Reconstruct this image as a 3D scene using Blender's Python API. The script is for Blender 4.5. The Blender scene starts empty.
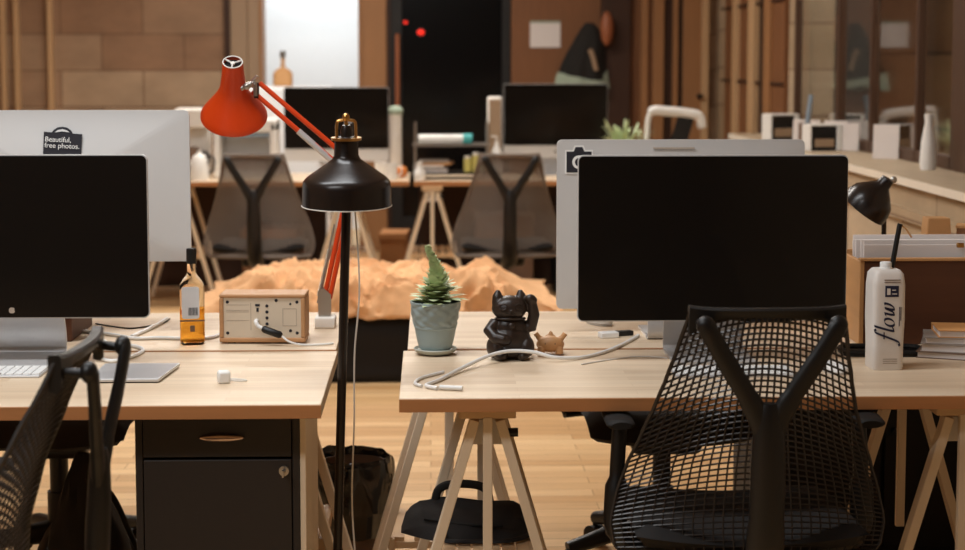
import bpy, bmesh, math, random
from mathutils import Vector, Matrix, noise
R = math.radians
PI = math.pi
sc = bpy.context.scene
COL = sc.collection

# ------------------------------------------------------------------ camera
cam_d = bpy.data.cameras.new('camera'); cam = bpy.data.objects.new('camera', cam_d); COL.objects.link(cam)
cam_d.sensor_width = 36; cam_d.lens = 36 * 1700 / 965
cam.location = (0, 0, 1.47)
cam.rotation_euler = (R(90 - 5), 0, -math.atan(52.5 / 1700))
cam_d.shift_y = -68.3 / 965
cam_d.clip_end = 100
cam_d.dof.use_dof = True; cam_d.dof.focus_distance = 4.05; cam_d.dof.aperture_fstop = 3.6
sc.camera = cam

# ------------------------------------------------------------------ world, lights, exposure
sc.view_settings.view_transform = 'Standard'; sc.view_settings.look = 'None'
sc.view_settings.gamma = 1; sc.view_settings.use_curve_mapping = False
sc.view_settings.exposure = 0.0
wd = bpy.data.worlds.new('world'); sc.world = wd; wd.use_nodes = True
bg = wd.node_tree.nodes['Background']; bg.inputs[0].default_value = (1.0, 0.78, 0.60, 1); bg.inputs[1].default_value = 0.06

def area(name, loc, rot, size, size_y, power, col):
    l = bpy.data.lights.new(name, 'AREA'); l.shape = 'RECTANGLE'; l.size = size; l.size_y = size_y
    l.energy = power; l.color = col
    o = bpy.data.objects.new(name, l); o.location = loc; o.rotation_euler = rot; COL.objects.link(o); return o
# rows of ceiling lamps above the desks, the aisle and the far bench
area('ceiling_lamp_desks', (-0.9, 3.6, 3.2), (0, 0, 0), 2.2, 0.5, 60, (0.93, 0.97, 1.0))
area('ceiling_lamp_near', (-1.9, 1.2, 3.2), (0, 0, 0), 2.0, 0.5, 78, (0.95, 0.98, 1.0))
area('ceiling_lamp_aisle', (-0.5, 7.0, 3.2), (0, 0, 0), 1.8, 0.5, 90, (1.0, 0.95, 0.88))
area('ceiling_lamp_far', (-0.8, 10.4, 3.2), (0, 0, 0), 2.6, 0.5, 100, (1.0, 0.94, 0.86))
area('pantry_lamp', (-0.9, 13.9, 2.75), (0, 0, 0), 1.0, 0.6, 26, (0.90, 0.97, 1.0))
area('outside_fill', (2.9, 8.2, 3.0), (0, 0, 0), 0.5, 4.0, 85, (1.0, 0.93, 0.84))  # added light with no known source, brightens the wall behind the glass

# ------------------------------------------------------------------ materials
def lin(c):
    c /= 255.0
    return c / 12.92 if c <= 0.04045 else ((c + 0.055) / 1.055) ** 2.4
def rgb(*c): return (lin(c[0]), lin(c[1]), lin(c[2]), 1)
def _new(name):
    m = bpy.data.materials.new(name); m.use_nodes = True
    nt = m.node_tree; return m, nt, nt.nodes['Principled BSDF']
def mat(name, col, rough=.5, metal=0, var=.08, scale=18, bump=0, trans=0, ior=1.45, emit=0, coat=0, spec=.5, stretch=(1, 1, 1)):
    m, nt, p = _new(name)
    c = rgb(*col)
    tc = nt.nodes.new('ShaderNodeTexCoord'); mp = nt.nodes.new('ShaderNodeMapping'); mp.inputs['Scale'].default_value = stretch
    nz = nt.nodes.new('ShaderNodeTexNoise'); nz.inputs['Scale'].default_value = scale; nz.inputs['Detail'].default_value = 5
    nt.links.new(tc.outputs['Object'], mp.inputs[0]); nt.links.new(mp.outputs[0], nz.inputs['Vector'])
    mx = nt.nodes.new('ShaderNodeMix'); mx.data_type = 'RGBA'
    mx.inputs[6].default_value = tuple(v * (1 - var) for v in c[:3]) + (1,)
    mx.inputs[7].default_value = tuple(min(1, v * (1 + var)) for v in c[:3]) + (1,)
    nt.links.new(nz.outputs['Fac'], mx.inputs[0]); nt.links.new(mx.outputs[2], p.inputs['Base Color'])
    p.inputs['Roughness'].default_value = rough; p.inputs['Metallic'].default_value = metal
    p.inputs['Specular IOR Level'].default_value = spec
    p.inputs['IOR'].default_value = ior
    if trans: p.inputs['Transmission Weight'].default_value = trans
    if coat: p.inputs['Coat Weight'].default_value = coat
    if emit:
        p.inputs['Emission Color'].default_value = c; p.inputs['Emission Strength'].default_value = emit
    if bump:
        b = nt.nodes.new('ShaderNodeBump'); b.inputs['Strength'].default_value = bump; b.inputs['Distance'].default_value = .004
        nt.links.new(nz.outputs['Fac'], b.inputs['Height']); nt.links.new(b.outputs[0], p.inputs['Normal'])
    return m
def brickmat(name, c1, c2, mortar, bw, bh, msize, plane='XY', rough=.5, grain=.12, gscale=(3, 60, 3), offset=.5, bump=.15, spec=.4):
    """planks, staves, blocks: a brick pattern in the object's own plane plus stretched grain"""
    m, nt, p = _new(name)
    tc = nt.nodes.new('ShaderNodeTexCoord'); sp = nt.nodes.new('ShaderNodeSeparateXYZ'); cb = nt.nodes.new('ShaderNodeCombineXYZ')
    nt.links.new(tc.outputs['Object'], sp.inputs[0])
    nt.links.new(sp.outputs['XYZ'.index(plane[0])], cb.inputs[0]); nt.links.new(sp.outputs['XYZ'.index(plane[1])], cb.inputs[1])
    br = nt.nodes.new('ShaderNodeTexBrick'); nt.links.new(cb.outputs[0], br.inputs['Vector'])
    br.inputs['Color1'].default_value = rgb(*c1); br.inputs['Color2'].default_value = rgb(*c2); br.inputs['Mortar'].default_value = rgb(*mortar)
    br.inputs['Scale'].default_value = 1; br.inputs['Mortar Size'].default_value = msize; br.inputs['Mortar Smooth'].default_value = .3
    br.inputs['Brick Width'].default_value = bw; br.inputs['Row Height'].default_value = bh; br.offset = offset
    mp = nt.nodes.new('ShaderNodeMapping'); mp.inputs['Scale'].default_value = gscale
    nt.links.new(cb.outputs[0], mp.inputs[0])
    nz = nt.nodes.new('ShaderNodeTexNoise'); nz.inputs['Scale'].default_value = 1; nz.inputs['Detail'].default_value = 6; nz.inputs['Roughness'].default_value = .6
    nt.links.new(mp.outputs[0], nz.inputs['Vector'])
    rm = nt.nodes.new('ShaderNodeMapRange'); rm.inputs['From Min'].default_value = .3; rm.inputs['From Max'].default_value = .7
    rm.inputs['To Min'].default_value = 1 - grain; rm.inputs['To Max'].default_value = 1 + grain
    nt.links.new(nz.outputs['Fac'], rm.inputs['Value'])
    mx = nt.nodes.new('ShaderNodeMix'); mx.data_type = 'RGBA'; mx.blend_type = 'MULTIPLY'; mx.inputs[0].default_value = 1
    nt.links.new(br.outputs['Color'], mx.inputs[6]); nt.links.new(rm.outputs[0], mx.inputs[7])
    nt.links.new(mx.outputs[2], p.inputs['Base Color'])
    p.inputs['Roughness'].default_value = rough; p.inputs['Specular IOR Level'].default_value = spec
    if bump:
        b = nt.nodes.new('ShaderNodeBump'); b.inputs['Strength'].default_value = bump; b.inputs['Distance'].default_value = .003
        nt.links.new(br.outputs['Fac'], b.inputs['Height']); b.invert = True; nt.links.new(b.outputs[0], p.inputs['Normal'])
    return m
def wood(name, c, var=.14, axis='Z', rough=.5):
    s = {'X': (4, 50, 50), 'Y': (50, 4, 50), 'Z': (50, 50, 4)}[axis]
    return mat(name, c, rough, var=var, scale=1, stretch=s, spec=.35)

M = dict(
    floor=brickmat('floor_planks', (226, 190, 142), (192, 150, 102), (150, 110, 70), 1.1, .085, .0018, 'XY', .38, .15, (2.5, 45, 1)),
    desk=brickmat('desk_staves', (222, 200, 172), (206, 180, 150), (196, 168, 136), .52, .040, .0004, 'XY', .45, .09, (3, 90, 1), bump=0),
    edge=wood('shaded_edge_wood', (180, 124, 78), .16, 'X'),  # front edges get less light; that shade is mixed into this brown
    block=brickmat('stone_blocks', (174, 149, 122), (144, 110, 84), (116, 88, 66), .62, .275, .006, 'XZ', .75, .16, (3, 5, 3)),
    stone_r=brickmat('stone_sill', (186, 166, 140), (166, 144, 116), (124, 100, 78), .9, .28, .006, 'YZ', .6, .14, (3, 6, 3)),
    stone_out=brickmat('outside_stone', (176, 142, 106), (150, 114, 80), (88, 64, 44), .8, .5, .012, 'YZ', .8, .22, (1.2, 2.2, 3)),
    panel=wood('brown_panel', (126, 84, 54), .18), panel_d=wood('dark_brown_panel', (62, 40, 28), .2),
    panel_l=wood('cream_strip', (196, 160, 120), .1), jamb=wood('beige_jamb', (160, 134, 108), .08),
    orangewood=wood('orange_jamb', (156, 112, 74), .14), ledge=mat('ledge_stone', (178, 158, 132), .6, var=.22, scale=9), lip=mat('ledge_lip', (222, 212, 196), .6, var=.06), frame=wood('window_frame_wood', (76, 52, 36), .2),
    plaster=mat('warm_plaster', (170, 140, 112), .8), ceil=mat('ceiling_paint', (190, 175, 160), .9),
    white_wall=mat('white_paint', (238, 240, 242), .8, var=.02),
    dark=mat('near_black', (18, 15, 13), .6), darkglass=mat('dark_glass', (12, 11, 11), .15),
    glass=mat('window_glass', (235, 240, 240), .03, trans=1, ior=1.45, var=0),
    alu=mat('aluminium', (205, 204, 204), .38, metal=.55, var=.02), alu_back=mat('aluminium_back', (202, 200, 198), .5, metal=.18, var=.02),
    screen=mat('screen_glass', (25, 21, 18), .07, var=0, spec=.3), rubber=mat('black_rubber', (14, 13, 12), .7),
    white=mat('white_plastic', (232, 230, 226), .4, var=.02), whitem=mat('white_matte', (226, 220, 212), .7, var=.04),
    black=mat('black_plastic', (17, 15, 14), .42), blackm=mat('black_matte', (20, 17, 15), .75, bump=.1),
    strand=mat('black_strand', (40, 33, 28), .38, spec=.6), litstrand=mat('lit_grey_strand', (118, 106, 96), .6),  # second strand is a paler copy with the far light in its colour
    lampblack=mat('black_enamel', (34, 26, 22), .27, metal=.1), brass=mat('brass', (196, 150, 88), .28, metal=1),
    red=mat('orange_red_enamel', (206, 62, 14), .36, var=.05), steel=mat('steel', (176, 172, 166), .3, metal=.9),
    cabinet=mat('charcoal_lacquer', (40, 33, 29), .5, bump=.05, scale=60), handle=mat('copper_handle', (214, 190, 174), .25, metal=1),
    pine=wood('pale_pine', (226, 206, 178), .08), pine_y=wood('pine_beam', (206, 172, 132), .1, 'Y'),
    pot=mat('pot_glaze', (164, 182, 184), .45, var=.05), saucer=mat('saucer_glaze', (176, 178, 166), .5, var=.05), soil=mat('soil', (58, 42, 30), .95, bump=.5, scale=60),
    leaf=mat('succulent_leaf', (198, 212, 168), .5, var=.2, scale=40), stem=mat('stem', (110, 110, 70), .7),
    cat=mat('cat_black', (46, 34, 27), .36), bronze=mat('brown_resin', (192, 142, 94), .42, var=.15),
    amber=mat('amber_liquid', (246, 176, 66), .05, trans=.9, ior=1.06, var=0), label=mat('paper_label', (214, 214, 216), .6, var=.02), ink=mat('dark_ink', (30, 28, 36), .7, var=0),
    bottleglass=mat('bottle_glass', (250, 250, 247), .02, trans=1, ior=1.10, var=0),
    radio_wood=wood('cherry_wood', (184, 138, 96), .14, 'X'), radio_back=mat('beige_panel', (206, 190, 168), .55, var=.02), greyprint=mat('grey_print', (168, 152, 136), .7, var=0),
    blanket=mat('orange_blanket', (224, 176, 130), .9, bump=.35, scale=30, var=.16), bean=mat('black_fabric', (26, 22, 20), .85, bump=.25, scale=50),
    liner=mat('black_liner', (20, 17, 15), .16, bump=.5, scale=20, spec=.8), bin=mat('brown_bin', (92, 68, 50), .55),
    crate=wood('dark_crate_front', (86, 52, 34), .18, 'X'), crate_l=wood('light_crate_wood', (196, 146, 96), .12, 'Y'), paper=mat('paper', (228, 220, 216), .8, var=.03),
    carton=mat('carton_white', (222, 214, 206), .5, var=.03), navy=mat('navy_ink', (28, 30, 56), .6, var=0),
    book_grey=mat('book_grey', (150, 138, 128), .7), book_orange=mat('book_orange', (206, 150, 92), .7), book_brown=mat('book_brown', (110, 84, 66), .7),
    tan=mat('tan_card', (190, 142, 92), .7), brownbox=mat('brown_box', (128, 86, 54), .75), leather=mat('brown_leather', (150, 88, 56), .5),
    coat=mat('dark_coat', (30, 27, 24), .85, bump=.3), mint=mat('pale_mint_cloth', (158, 172, 154), .9, bump=.3), bluegrey=mat('blue_grey', (130, 146, 160), .5),
    teal=mat('teal_cap', (70, 168, 168), .45), yellow=mat('yellow_green', (206, 196, 110), .5), orange=mat('orange_peel', (214, 128, 60), .6),
    redlight=mat('red_signal', (230, 40, 26), .5, emit=1.2, var=0), wicker=mat('wicker', (178, 122, 74), .8, bump=.8, scale=50),
    keys=mat('white_keys', (236, 235, 232), .5, var=.01),
)

# ------------------------------------------------------------------ mesh helpers
class MB:
    def __init__(self): self.bm = bmesh.new()
    def _xf(self, vs, mtx):
        for v in vs: v.co = mtx @ v.co
    def box(self, c, s, rot=(0, 0, 0)):
        mtx = Matrix.Translation(c) @ Matrix.Rotation(rot[2], 4, 'Z') @ Matrix.Rotation(rot[1], 4, 'Y') @ Matrix.Rotation(rot[0], 4, 'X') @ Matrix.Diagonal((s[0], s[1], s[2], 1))
        bmesh.ops.create_cube(self.bm, size=1, matrix=mtx); return self
    def b2(self, a, b): return self.box([(p + q) / 2 for p, q in zip(a, b)], [abs(q - p) for p, q in zip(a, b)])
    def bar(self, p, q, w, h, up=(0, 0, 1)):
        p, q = Vector(p), Vector(q); d = (q - p); L = d.length; z = d.normalized()
        x = Vector(up).cross(z)
        if x.length < 1e-4: x = Vector((1, 0, 0)).cross(z)
        x.normalize(); y = z.cross(x)
        m3 = Matrix((x, y, z)).transposed().to_4x4(); m3.translation = (p + q) / 2
        bmesh.ops.create_cube(self.bm, size=1, matrix=m3 @ Matrix.Diagonal((w, h, L, 1))); return self
    def tube(self, pts, r, seg=8, cap=True, closed=False, flat=1.0):
        pts = [Vector(p) for p in pts]; n = len(pts)
        rs = r if isinstance(r, (list, tuple)) else [r] * n
        rings = []; nrm = None
        for i, p in enumerate(pts):
            if closed: t = pts[(i + 1) % n] - pts[i - 1]
            else: t = pts[min(i + 1, n - 1)] - pts[max(i - 1, 0)]
            if t.length < 1e-9: t = Vector((0, 0, 1))
            t.normalize()
            if nrm is None:
                a = Vector((0, 0, 1)) if abs(t.z) < .9 else Vector((0, 1, 0))
                nrm = (a - t * a.dot(t)).normalized()
            else:
                nrm = nrm - t * nrm.dot(t)
                nrm = nrm.normalized() if nrm.length > 1e-6 else t.orthogonal().normalized()
            b = t.cross(nrm)
            rings.append([self.bm.verts.new(p + (nrm * math.cos(2 * PI * k / seg) * flat + b * math.sin(2 * PI * k / seg)) * rs[i]) for k in range(seg)])
        for i in range(n if closed else n - 1):
            A, B = rings[i], rings[(i + 1) % n]
            for k in range(seg):
                self.bm.faces.new((A[k], A[(k + 1) % seg], B[(k + 1) % seg], B[k]))
        if cap and not closed:
            self.bm.faces.new(list(reversed(rings[0]))); self.bm.faces.new(rings[-1])
        return self
    def cyl(self, p, q, r, r2=None, seg=20): return self.tube([p, q], [r, r if r2 is None else r2], seg)
    def lathe(self, prof, seg=40, mtx=Matrix.Identity(4), cap0=False, cap1=False):
        rings = []
        for (r, z) in prof:
            rings.append([self.bm.verts.new(mtx @ Vector((r * math.cos(2 * PI * k / seg), r * math.sin(2 * PI * k / seg), z))) for k in range(seg)])
        for A, B in zip(rings, rings[1:]):
            for k in range(seg): self.bm.faces.new((A[k], A[(k + 1) % seg], B[(k + 1) % seg], B[k]))
        if cap0: self.bm.faces.new(list(reversed(rings[0])))
        if cap1: self.bm.faces.new(rings[-1])
        return self
    def ell(self, c, rad, rot=(0, 0, 0), u=20, v=14):
        mtx = Matrix.Translation(c) @ Matrix.Rotation(rot[2], 4, 'Z') @ Matrix.Rotation(rot[1], 4, 'Y') @ Matrix.Rotation(rot[0], 4, 'X') @ Matrix.Diagonal((rad[0], rad[1], rad[2], 1))
        bmesh.ops.create_uvsphere(self.bm, u_segments=u, v_segments=v, radius=1, matrix=mtx); return self
    def prism(self, poly, d0, d1, mtx=Matrix.Identity(4)):
        """poly in local XZ, extruded along Y from d0 to d1"""
        a = [self.bm.verts.new(mtx @ Vector((x, d0, z))) for x, z in poly]; b = [self.bm.verts.new(mtx @ Vector((x, d1, z))) for x, z in poly]
        n = len(poly)
        self.bm.faces.new(a); self.bm.faces.new(list(reversed(b)))
        for i in range(n): self.bm.faces.new((a[i], b[i], b[(i + 1) % n], a[(i + 1) % n]))
        return self
    def grid(self, fn, nu, nv, closeu=False):
        g = [[self.bm.verts.new(fn(i / (nu if closeu else nu - 1), j / (nv - 1))) for j in range(nv)] for i in range(nu)]
        for i in range(nu if closeu else nu - 1):
            for j in range(nv - 1):
                a = g[(i + 1) % nu]; self.bm.faces.new((g[i][j], a[j], a[j + 1], g[i][j + 1]))
        return self
    def build(self, name, m, parent=None, smooth=True, bev=0, mods=(), loc=None, rot=None, bseg=2):
        bmesh.ops.recalc_face_normals(self.bm, faces=self.bm.faces[:])
        me = bpy.data.meshes.new(name); self.bm.to_mesh(me); self.bm.free()
        me.materials.append(M[m] if isinstance(m, str) else m)
        o = bpy.data.objects.new(name, me); COL.objects.link(o)
        if parent is not None: o.parent = parent
        if loc is not None: o.location = loc
        if rot is not None: o.rotation_euler = rot
        if bev:
            b = o.modifiers.new('bevel', 'BEVEL'); b.width = bev; b.segments = bseg; b.limit_method = 'ANGLE'; b.angle_limit = R(50); b.harden_normals = False
        for kind, kw in mods:
            md = o.modifiers.new(kind.lower(), kind)
            for k, v in kw.items(): setattr(md, k, v)
        if smooth:
            for f in me.polygons: f.use_smooth = True
            me.set_sharp_from_angle(angle=R(42))
        return o
def rrect(w, h, r, seg=5, cx=0, cz=0):
    out = []
    for sx, sz, a0 in ((1, 1, 0), (-1, 1, 90), (-1, -1, 180), (1, -1, 270)):
        for k in range(seg + 1):
            a = R(a0 + 90 * k / seg); out.append((cx + sx * (w / 2 - r) + r * math.cos(a), cz + sz * (h / 2 - r) + r * math.sin(a)))
    return out
def circ(r, n=24, cx=0, cz=0): return [(cx + r * math.cos(2 * PI * k / n), cz + r * math.sin(2 * PI * k / n)) for k in range(n)]
def spline(pts, n=8):
    P = [Vector(p) for p in pts]; out = []
    for i in range(len(P) - 1):
        a, b, c, d = P[max(i - 1, 0)], P[i], P[i + 1], P[min(i + 2, len(P) - 1)]
        for k in range(n):
            t = k / n
            out.append(.5 * ((2 * b) + (c - a) * t + (2 * a - 5 * b + 4 * c - d) * t * t + (3 * b - a - 3 * c + d) * t ** 3))
    out.append(P[-1]); return out
def thing(name, label, cat, loc=(0, 0, 0), rz=0, group=None):
    o = bpy.data.objects.new(name, None); COL.objects.link(o); o.empty_display_size = .05
    o.location = loc; o.rotation_euler = (0, 0, rz); return tag(o, label, cat, group)
def tag(o, label, cat, group=None, kind=None):
    o['label'] = label; o['category'] = cat
    if group: o['group'] = group
    if kind: o['kind'] = kind
    return o
def struct(o): o['kind'] = 'structure'; return o
def copy_thing(root, loc, rz=0, label=None, group=None):
    def rec(o, par):
        c = o.copy(); COL.objects.link(c)
        if par is not None: c.parent = par
        for ch in list(o.children): rec(ch, c)
        return c
    r = rec(root, None); r.location = loc; r.rotation_euler = (0, 0, rz)
    if label: r['label'] = label
    if group: r['group'] = group
    return r
def text(name, body, size, m, parent, loc, rot, shear=0, off=0, ext=.0004, align='LEFT', line=1.0, sx=1.0):
    cu = bpy.data.curves.new(name, 'FONT'); cu.body = body; cu.size = size; cu.shear = shear; cu.offset = off; cu.extrude = ext; cu.align_x = align; cu.space_line = line
    t = bpy.data.objects.new('tmp', cu); COL.objects.link(t)
    dg = bpy.context.evaluated_depsgraph_get(); dg.update()
    me = bpy.data.meshes.new_from_object(t.evaluated_get(dg)); bpy.data.objects.remove(t); bpy.data.curves.remove(cu)
    me.materials.clear(); me.materials.append(M[m])
    o = bpy.data.objects.new(name, me); COL.objects.link(o); o.parent = parent; o.location = loc; o.rotation_euler = rot; o.scale = (sx, 1, 1); return o

# ================================================================== THE SETTING
DZ = .74
st = lambda mb, name, m, **k: struct(mb.build(name, m, None, smooth=False, **k))
st(MB().b2((-6, -3, -.1), (4.2, 15.2, 0)), 'floor', 'floor')
st(MB().b2((-6, -3, 3.4), (4.2, 15.2, 3.5)), 'ceiling', 'ceil')
st(MB().b2((-6.1, -3, 0), (-6, 15.2, 3.4)), 'wall_left', 'plaster')
st(MB().b2((-6, -3.1, 0), (4.2, -3, 3.4)), 'wall_front', 'panel_d')
YB = 13.0
# back wall: stone blocks at the left, then door openings and timber
wb = MB(); wb.b2((-6, YB, 0), (-1.51, YB + .2, 3.4)); wb.b2((-1.51, YB, 2.35), (2.2, YB + .2, 3.4)); wb.b2((1.51, YB + .02, 0), (2.2, YB + .2, 2.35))
st(wb, 'wall_back', 'block')
def trim(n, m, x0, x1, y0, y1, z0=0, z1=2.35): return st(MB().b2((x0, y0, z0), (x1, y1, z1)), 'trim_%d' % n, m, bev=.004)
tn = [0]
def T(m, px0, px1, d=.04, z0=0, z1=2.35, back=None):
    tn[0] += 1; k = YB / 1700
    return trim(tn[0], m, (px0 - 430) * k, (px1 - 430) * k, YB - d, YB + (.2 if back is None else back), z0, z1)
T('panel_l', 8, 13, .06, 0, 3.38, 0); T('panel_l', 21, 26, .06, 0, 3.38, 0); T('panel_l', 54, 59, .07, 0, 3.38, 0)
T('panel_d', 227, 233, .05); T('jamb', 233, 250, .03); T('jamb', 250.5, 263, .05); T('orangewood', 361, 387, .05)
T('panel_d', 387, 391, .03); T('panel', 511, 600, .02); T('panel_d', 600, 629, .10)
for a, b, m, d in ((629, 640, 'panel', .03), (640, 647, 'orangewood', .07), (647, 652, 'panel', .03), (652, 663, 'orangewood', .06), (663, 672, 'panel_d', .02), (672, 677, 'orangewood', .07),
                   (677, 682, 'panel_d', .04), (682, 700, 'orangewood', .06)): T(m, a, b, d, back=.02)
# door with a white pantry behind it
d1 = bpy.data.objects.new('door_1', None); COL.objects.link(d1); struct(d1)
pm = MB(); pm.b2((-2.2, 14.6, 0), (.2, 14.7, 2.8)); pm.b2((-2.2, 13.2, 0), (-2.1, 14.6, 2.8)); pm.b2((.1, 13.2, 0), (.2, 14.6, 2.8)); pm.b2((-2.2, 13.2, 2.8), (.2, 14.7, 2.9))
pm.build('pantry_wall', 'white_wall', d1, smooth=False)
df = MB(); df.b2((-1.285, YB - .07, 0), (-1.262, YB + .2, 2.35)); df.b2((-.54, YB - .07, 0), (-.517, YB + .2, 2.35)); df.b2((-1.285, YB - .07, 2.3), (-.517, YB + .2, 2.35)); df.build('door_frame', 'orangewood', d1, smooth=False)
# dark glazed door
d2 = bpy.data.objects.new('door_2', None); COL.objects.link(d2); struct(d2)
MB().b2((-.30, YB + .03, 0), (.615, YB + .07, 2.35)).build('door_leaf', 'darkglass', d2, smooth=False)
fr = MB(); fr.b2((-.30, YB - .01, 0), (-.21, YB + .03, 2.35)); fr.b2((.55, YB - .01, 0), (.615, YB + .03, 2.35)); fr.b2((-.21, YB - .01, 0), (.55, YB + .03, .25)); fr.build('door_frame', 'dark', d2, smooth=False, bev=.004)
MB().tube([(-.245, YB - .02, .9), (-.245, YB - .06, .92), (-.245, YB - .06, 1.62), (-.245, YB - .02, 1.64)], .018, 10).build('door_handle', 'leather', d2)
# panelled corner beside the windows, with a cream door edge and dark latch
d3 = bpy.data.objects.new('door_3', None); COL.objects.link(d3); struct(d3)
MB().b2((2.065, YB - .09, 0), (2.12, YB + .02, 2.35)).build('door_edge', 'panel_l', d3, smooth=False, bev=.004)
MB().b2((2.03, YB - .13, 1.165), (2.07, YB - .085, 1.195)).build('latch', 'black', d3, smooth=False)
# right wall: low stone wall with ledge, window bay above, timber panels beyond
wr = MB(); wr.b2((1.9, -3, 0), (2.35, 10.6, .965)); wr.b2((1.872, -3, .83), (1.9, 10.6, .875)); wr.b2((2.2, -3, .965), (2.45, 7.0, 3.4)); wr.b2((2.2, 7.0, 2.7), (2.45, 10.25, 3.4)); wr.b2((2.2, 10.25, 0), (2.45, YB + .2, 3.4))
st(wr, 'wall_right', 'stone_r')
st(MB().b2((1.875, -3, .965), (2.3, 10.6, 1.0)), 'trim_40', 'ledge', bev=.006)
kx = [(12.5, 12.05, 'panel', .03), (12.05, 11.9, 'panel_l', .06), (11.9, 11.45, 'panel', .03), (11.45, 11.25, 'panel_l', .06), (11.25, 10.95, 'panel_d', .02), (10.95, 10.75, 'orangewood', .05), (10.75, 10.4, 'panel', .03)]
for i, (y1, y0, m, d) in enumerate(kx): st(MB().b2((2.2 - d, y0, 0), (2.22, y1, 3.3)), 'trim_%d' % (41 + i), m, bev=.004)
for i, z in enumerate((1.30, 1.82)): st(MB().b2((2.155, 10.4, z), (2.165, 12.6, z + .018)), 'trim_%d' % (50 + i), 'panel_d')
st(MB().b2((1.868, -3, .968), (1.8745, 10.6, .998)), 'trim_61', 'lip')
st(MB().b2((2.18, 5.6, 1.0), (2.199, 6.998, 2.7)), 'trim_60', 'frame', bev=.004)
# windows
mull = [7.0, 7.62, 8.42, 9.12, 10.2]
for i in range(4):
    w = bpy.data.objects.new('window_%d' % (i + 1), None); COL.objects.link(w); struct(w)
    y0, y1 = mull[i], mull[i + 1]; f = MB()
    j0 = .10 if i == 0 else .02; j1 = .045 if i >= 2 else .02
    f.b2((2.19, y0, 1.0), (2.235, y0 + j0, 2.7)); f.b2((2.19, y1 - j1, 1.0), (2.235, y1, 2.7)); f.b2((2.19, y0 + j0, 1.0), (2.235, y1 - j1, 1.055)); f.b2((2.19, y0 + j0, 2.64), (2.235, y1 - j1, 2.7))
    f.build('window_frame', 'frame', w, smooth=False, bev=.005)
    MB().b2((2.212, y0 + j0 - .005, 1.05), (2.218, y1 - j1 + .005, 2.645)).build('pane', 'glass', w, smooth=False)
st(MB().b2((3.4, 5.5, 0), (3.6, 13, 3.4)), 'wall_outside', 'stone_out')

# ================================================================== DESKS
def desk(label, x0, x1, y0, y1, th=.03, grp=None):
    t = thing('desk', label, 'desk', (x0, y0, DZ), 0, grp)
    MB().b2((0, .004, -th), (x1 - x0, y1 - y0, 0)).build('top_board', 'desk', t, smooth=False, bev=.002)
    MB().b2((0, 0, -th), (x1 - x0, .0035, -.0015)).build('front_edge', 'edge', t, smooth=False, bev=.001)['label'] = 'front edge with shade in its brown colour'
    return t
desk('pale butcher block desk top on the left above the charcoal drawer cabinet', -2.0, -.232, 3.552, 4.213)
desk('pale butcher block desk top on the right carrying the black cat and white carton', -.068, 1.62, 3.607, 4.213)
desk('pale desk top behind the left front desk, carrying the amber bottle and radio', -2.0, -.238, 4.236, 4.868)
desk('pale desk top behind the right front desk, under the silver monitor back', -.058, 1.62, 4.236, 4.865)
desk('far blurred wooden bench top behind the left grey office chair', -1.9, -.125, 10.1, 10.85)
desk('far blurred wooden bench top behind the right grey office chair', -.095, 1.75, 10.1, 10.85)

def make_trestle(L, label, loc, rz=0, sh=.31, grp='wooden trestles under the desks'):
    t = thing('trestle', label, 'trestle', loc, rz, grp)
    for ye in (-L / 2, L / 2):
        for s in (-1, 1): MB().bar((s * .028, ye, .675), (s * .225, ye, .001), .022, .034, (0, 1, 0)).build('leg', 'pine', t, smooth=False, bev=.002)
        so = -.024 if ye < 0 else .024
        MB().box((0, ye + so, .49), (.021, .016, .39)).build('upright', 'pine', t, smooth=False, bev=.002)
        MB().prism([(-.040, .672), (.040, .672), (.050, .615), (-.050, .615)], ye - so * .9, ye - so * .5).build('end_plate', 'whitem', t, smooth=False, bev=.002)
    MB().b2((-.062, -L / 2 - .03, .682), (.062, L / 2 + .03, .71)).build('top_beam', 'pine_y', t, smooth=False, bev=.002)
    MB().cyl((.040, -L / 2, .645), (.068, -L / 2, .645), .010, seg=12).build('knob', 'black', t)
    m = MB(); w = .028 + (.675 - sh) / .674 * .197 - .014
    for s in (-1, 1): m.b2((s * w - .009, -L / 2 - .015, sh - .035), (s * w + .009, L / 2 + .015, sh - .002))
    n = 6
    for k in range(n):
        x = -w + .02 + (2 * w - .04) * k / (n - 1); m.b2((x - .014, -L / 2, sh - .012), (x + .014, L / 2, sh))
    m.b2((-w, -L / 2 - .005, sh - .03), (w, -L / 2 + .012, sh - .012)); m.b2((-w, L / 2 - .012, sh - .03), (w, L / 2 + .005, sh - .012))
    m.build('shelf', 'pine_y', t, smooth=False, bev=.001)
    return t
for d_, x0, x1 in (('left', 0, 1.24), ('right', .02, 1.83)):
    o = [q for q in COL.objects if q.name.startswith('desk') and d_ + ' grey office chair' in q.get('label', '')][0]
    MB().b2((x0, .70, -.72), (x1, .715, -.03)).build('shade_panel', 'panel_d', o, smooth=False)['label'] = 'dark panel added as shade under the bench'  # panel added to darken the space under the far benches
make_trestle(.40, 'pale wooden trestle holding the black bag under the right front desk corner', (.125, 3.90, 0), sh=.37)
make_trestle(.30, 'wooden trestle under the right rear desk, left of the bag trestle', (.05, 4.62, 0), sh=.19)
make_trestle(.44, 'brown wooden trestle in shade right of the black mesh chair', (1.180, 3.92, 0), sh=.08)
make_trestle(.30, 'wooden trestle standing between the drawer cabinet and the waste bin', (-.392, 4.245, 0), sh=.30)
make_trestle(.40, 'far pale trestle at the middle gap between the two far benches', (.012, 10.32, 0))
make_trestle(.40, 'far pale trestle left of the left grey office chair', (-1.50, 10.32, 0))
make_trestle(.40, 'far pale trestle just behind the black floor lamp pole', (-.50, 10.32, 0))

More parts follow.
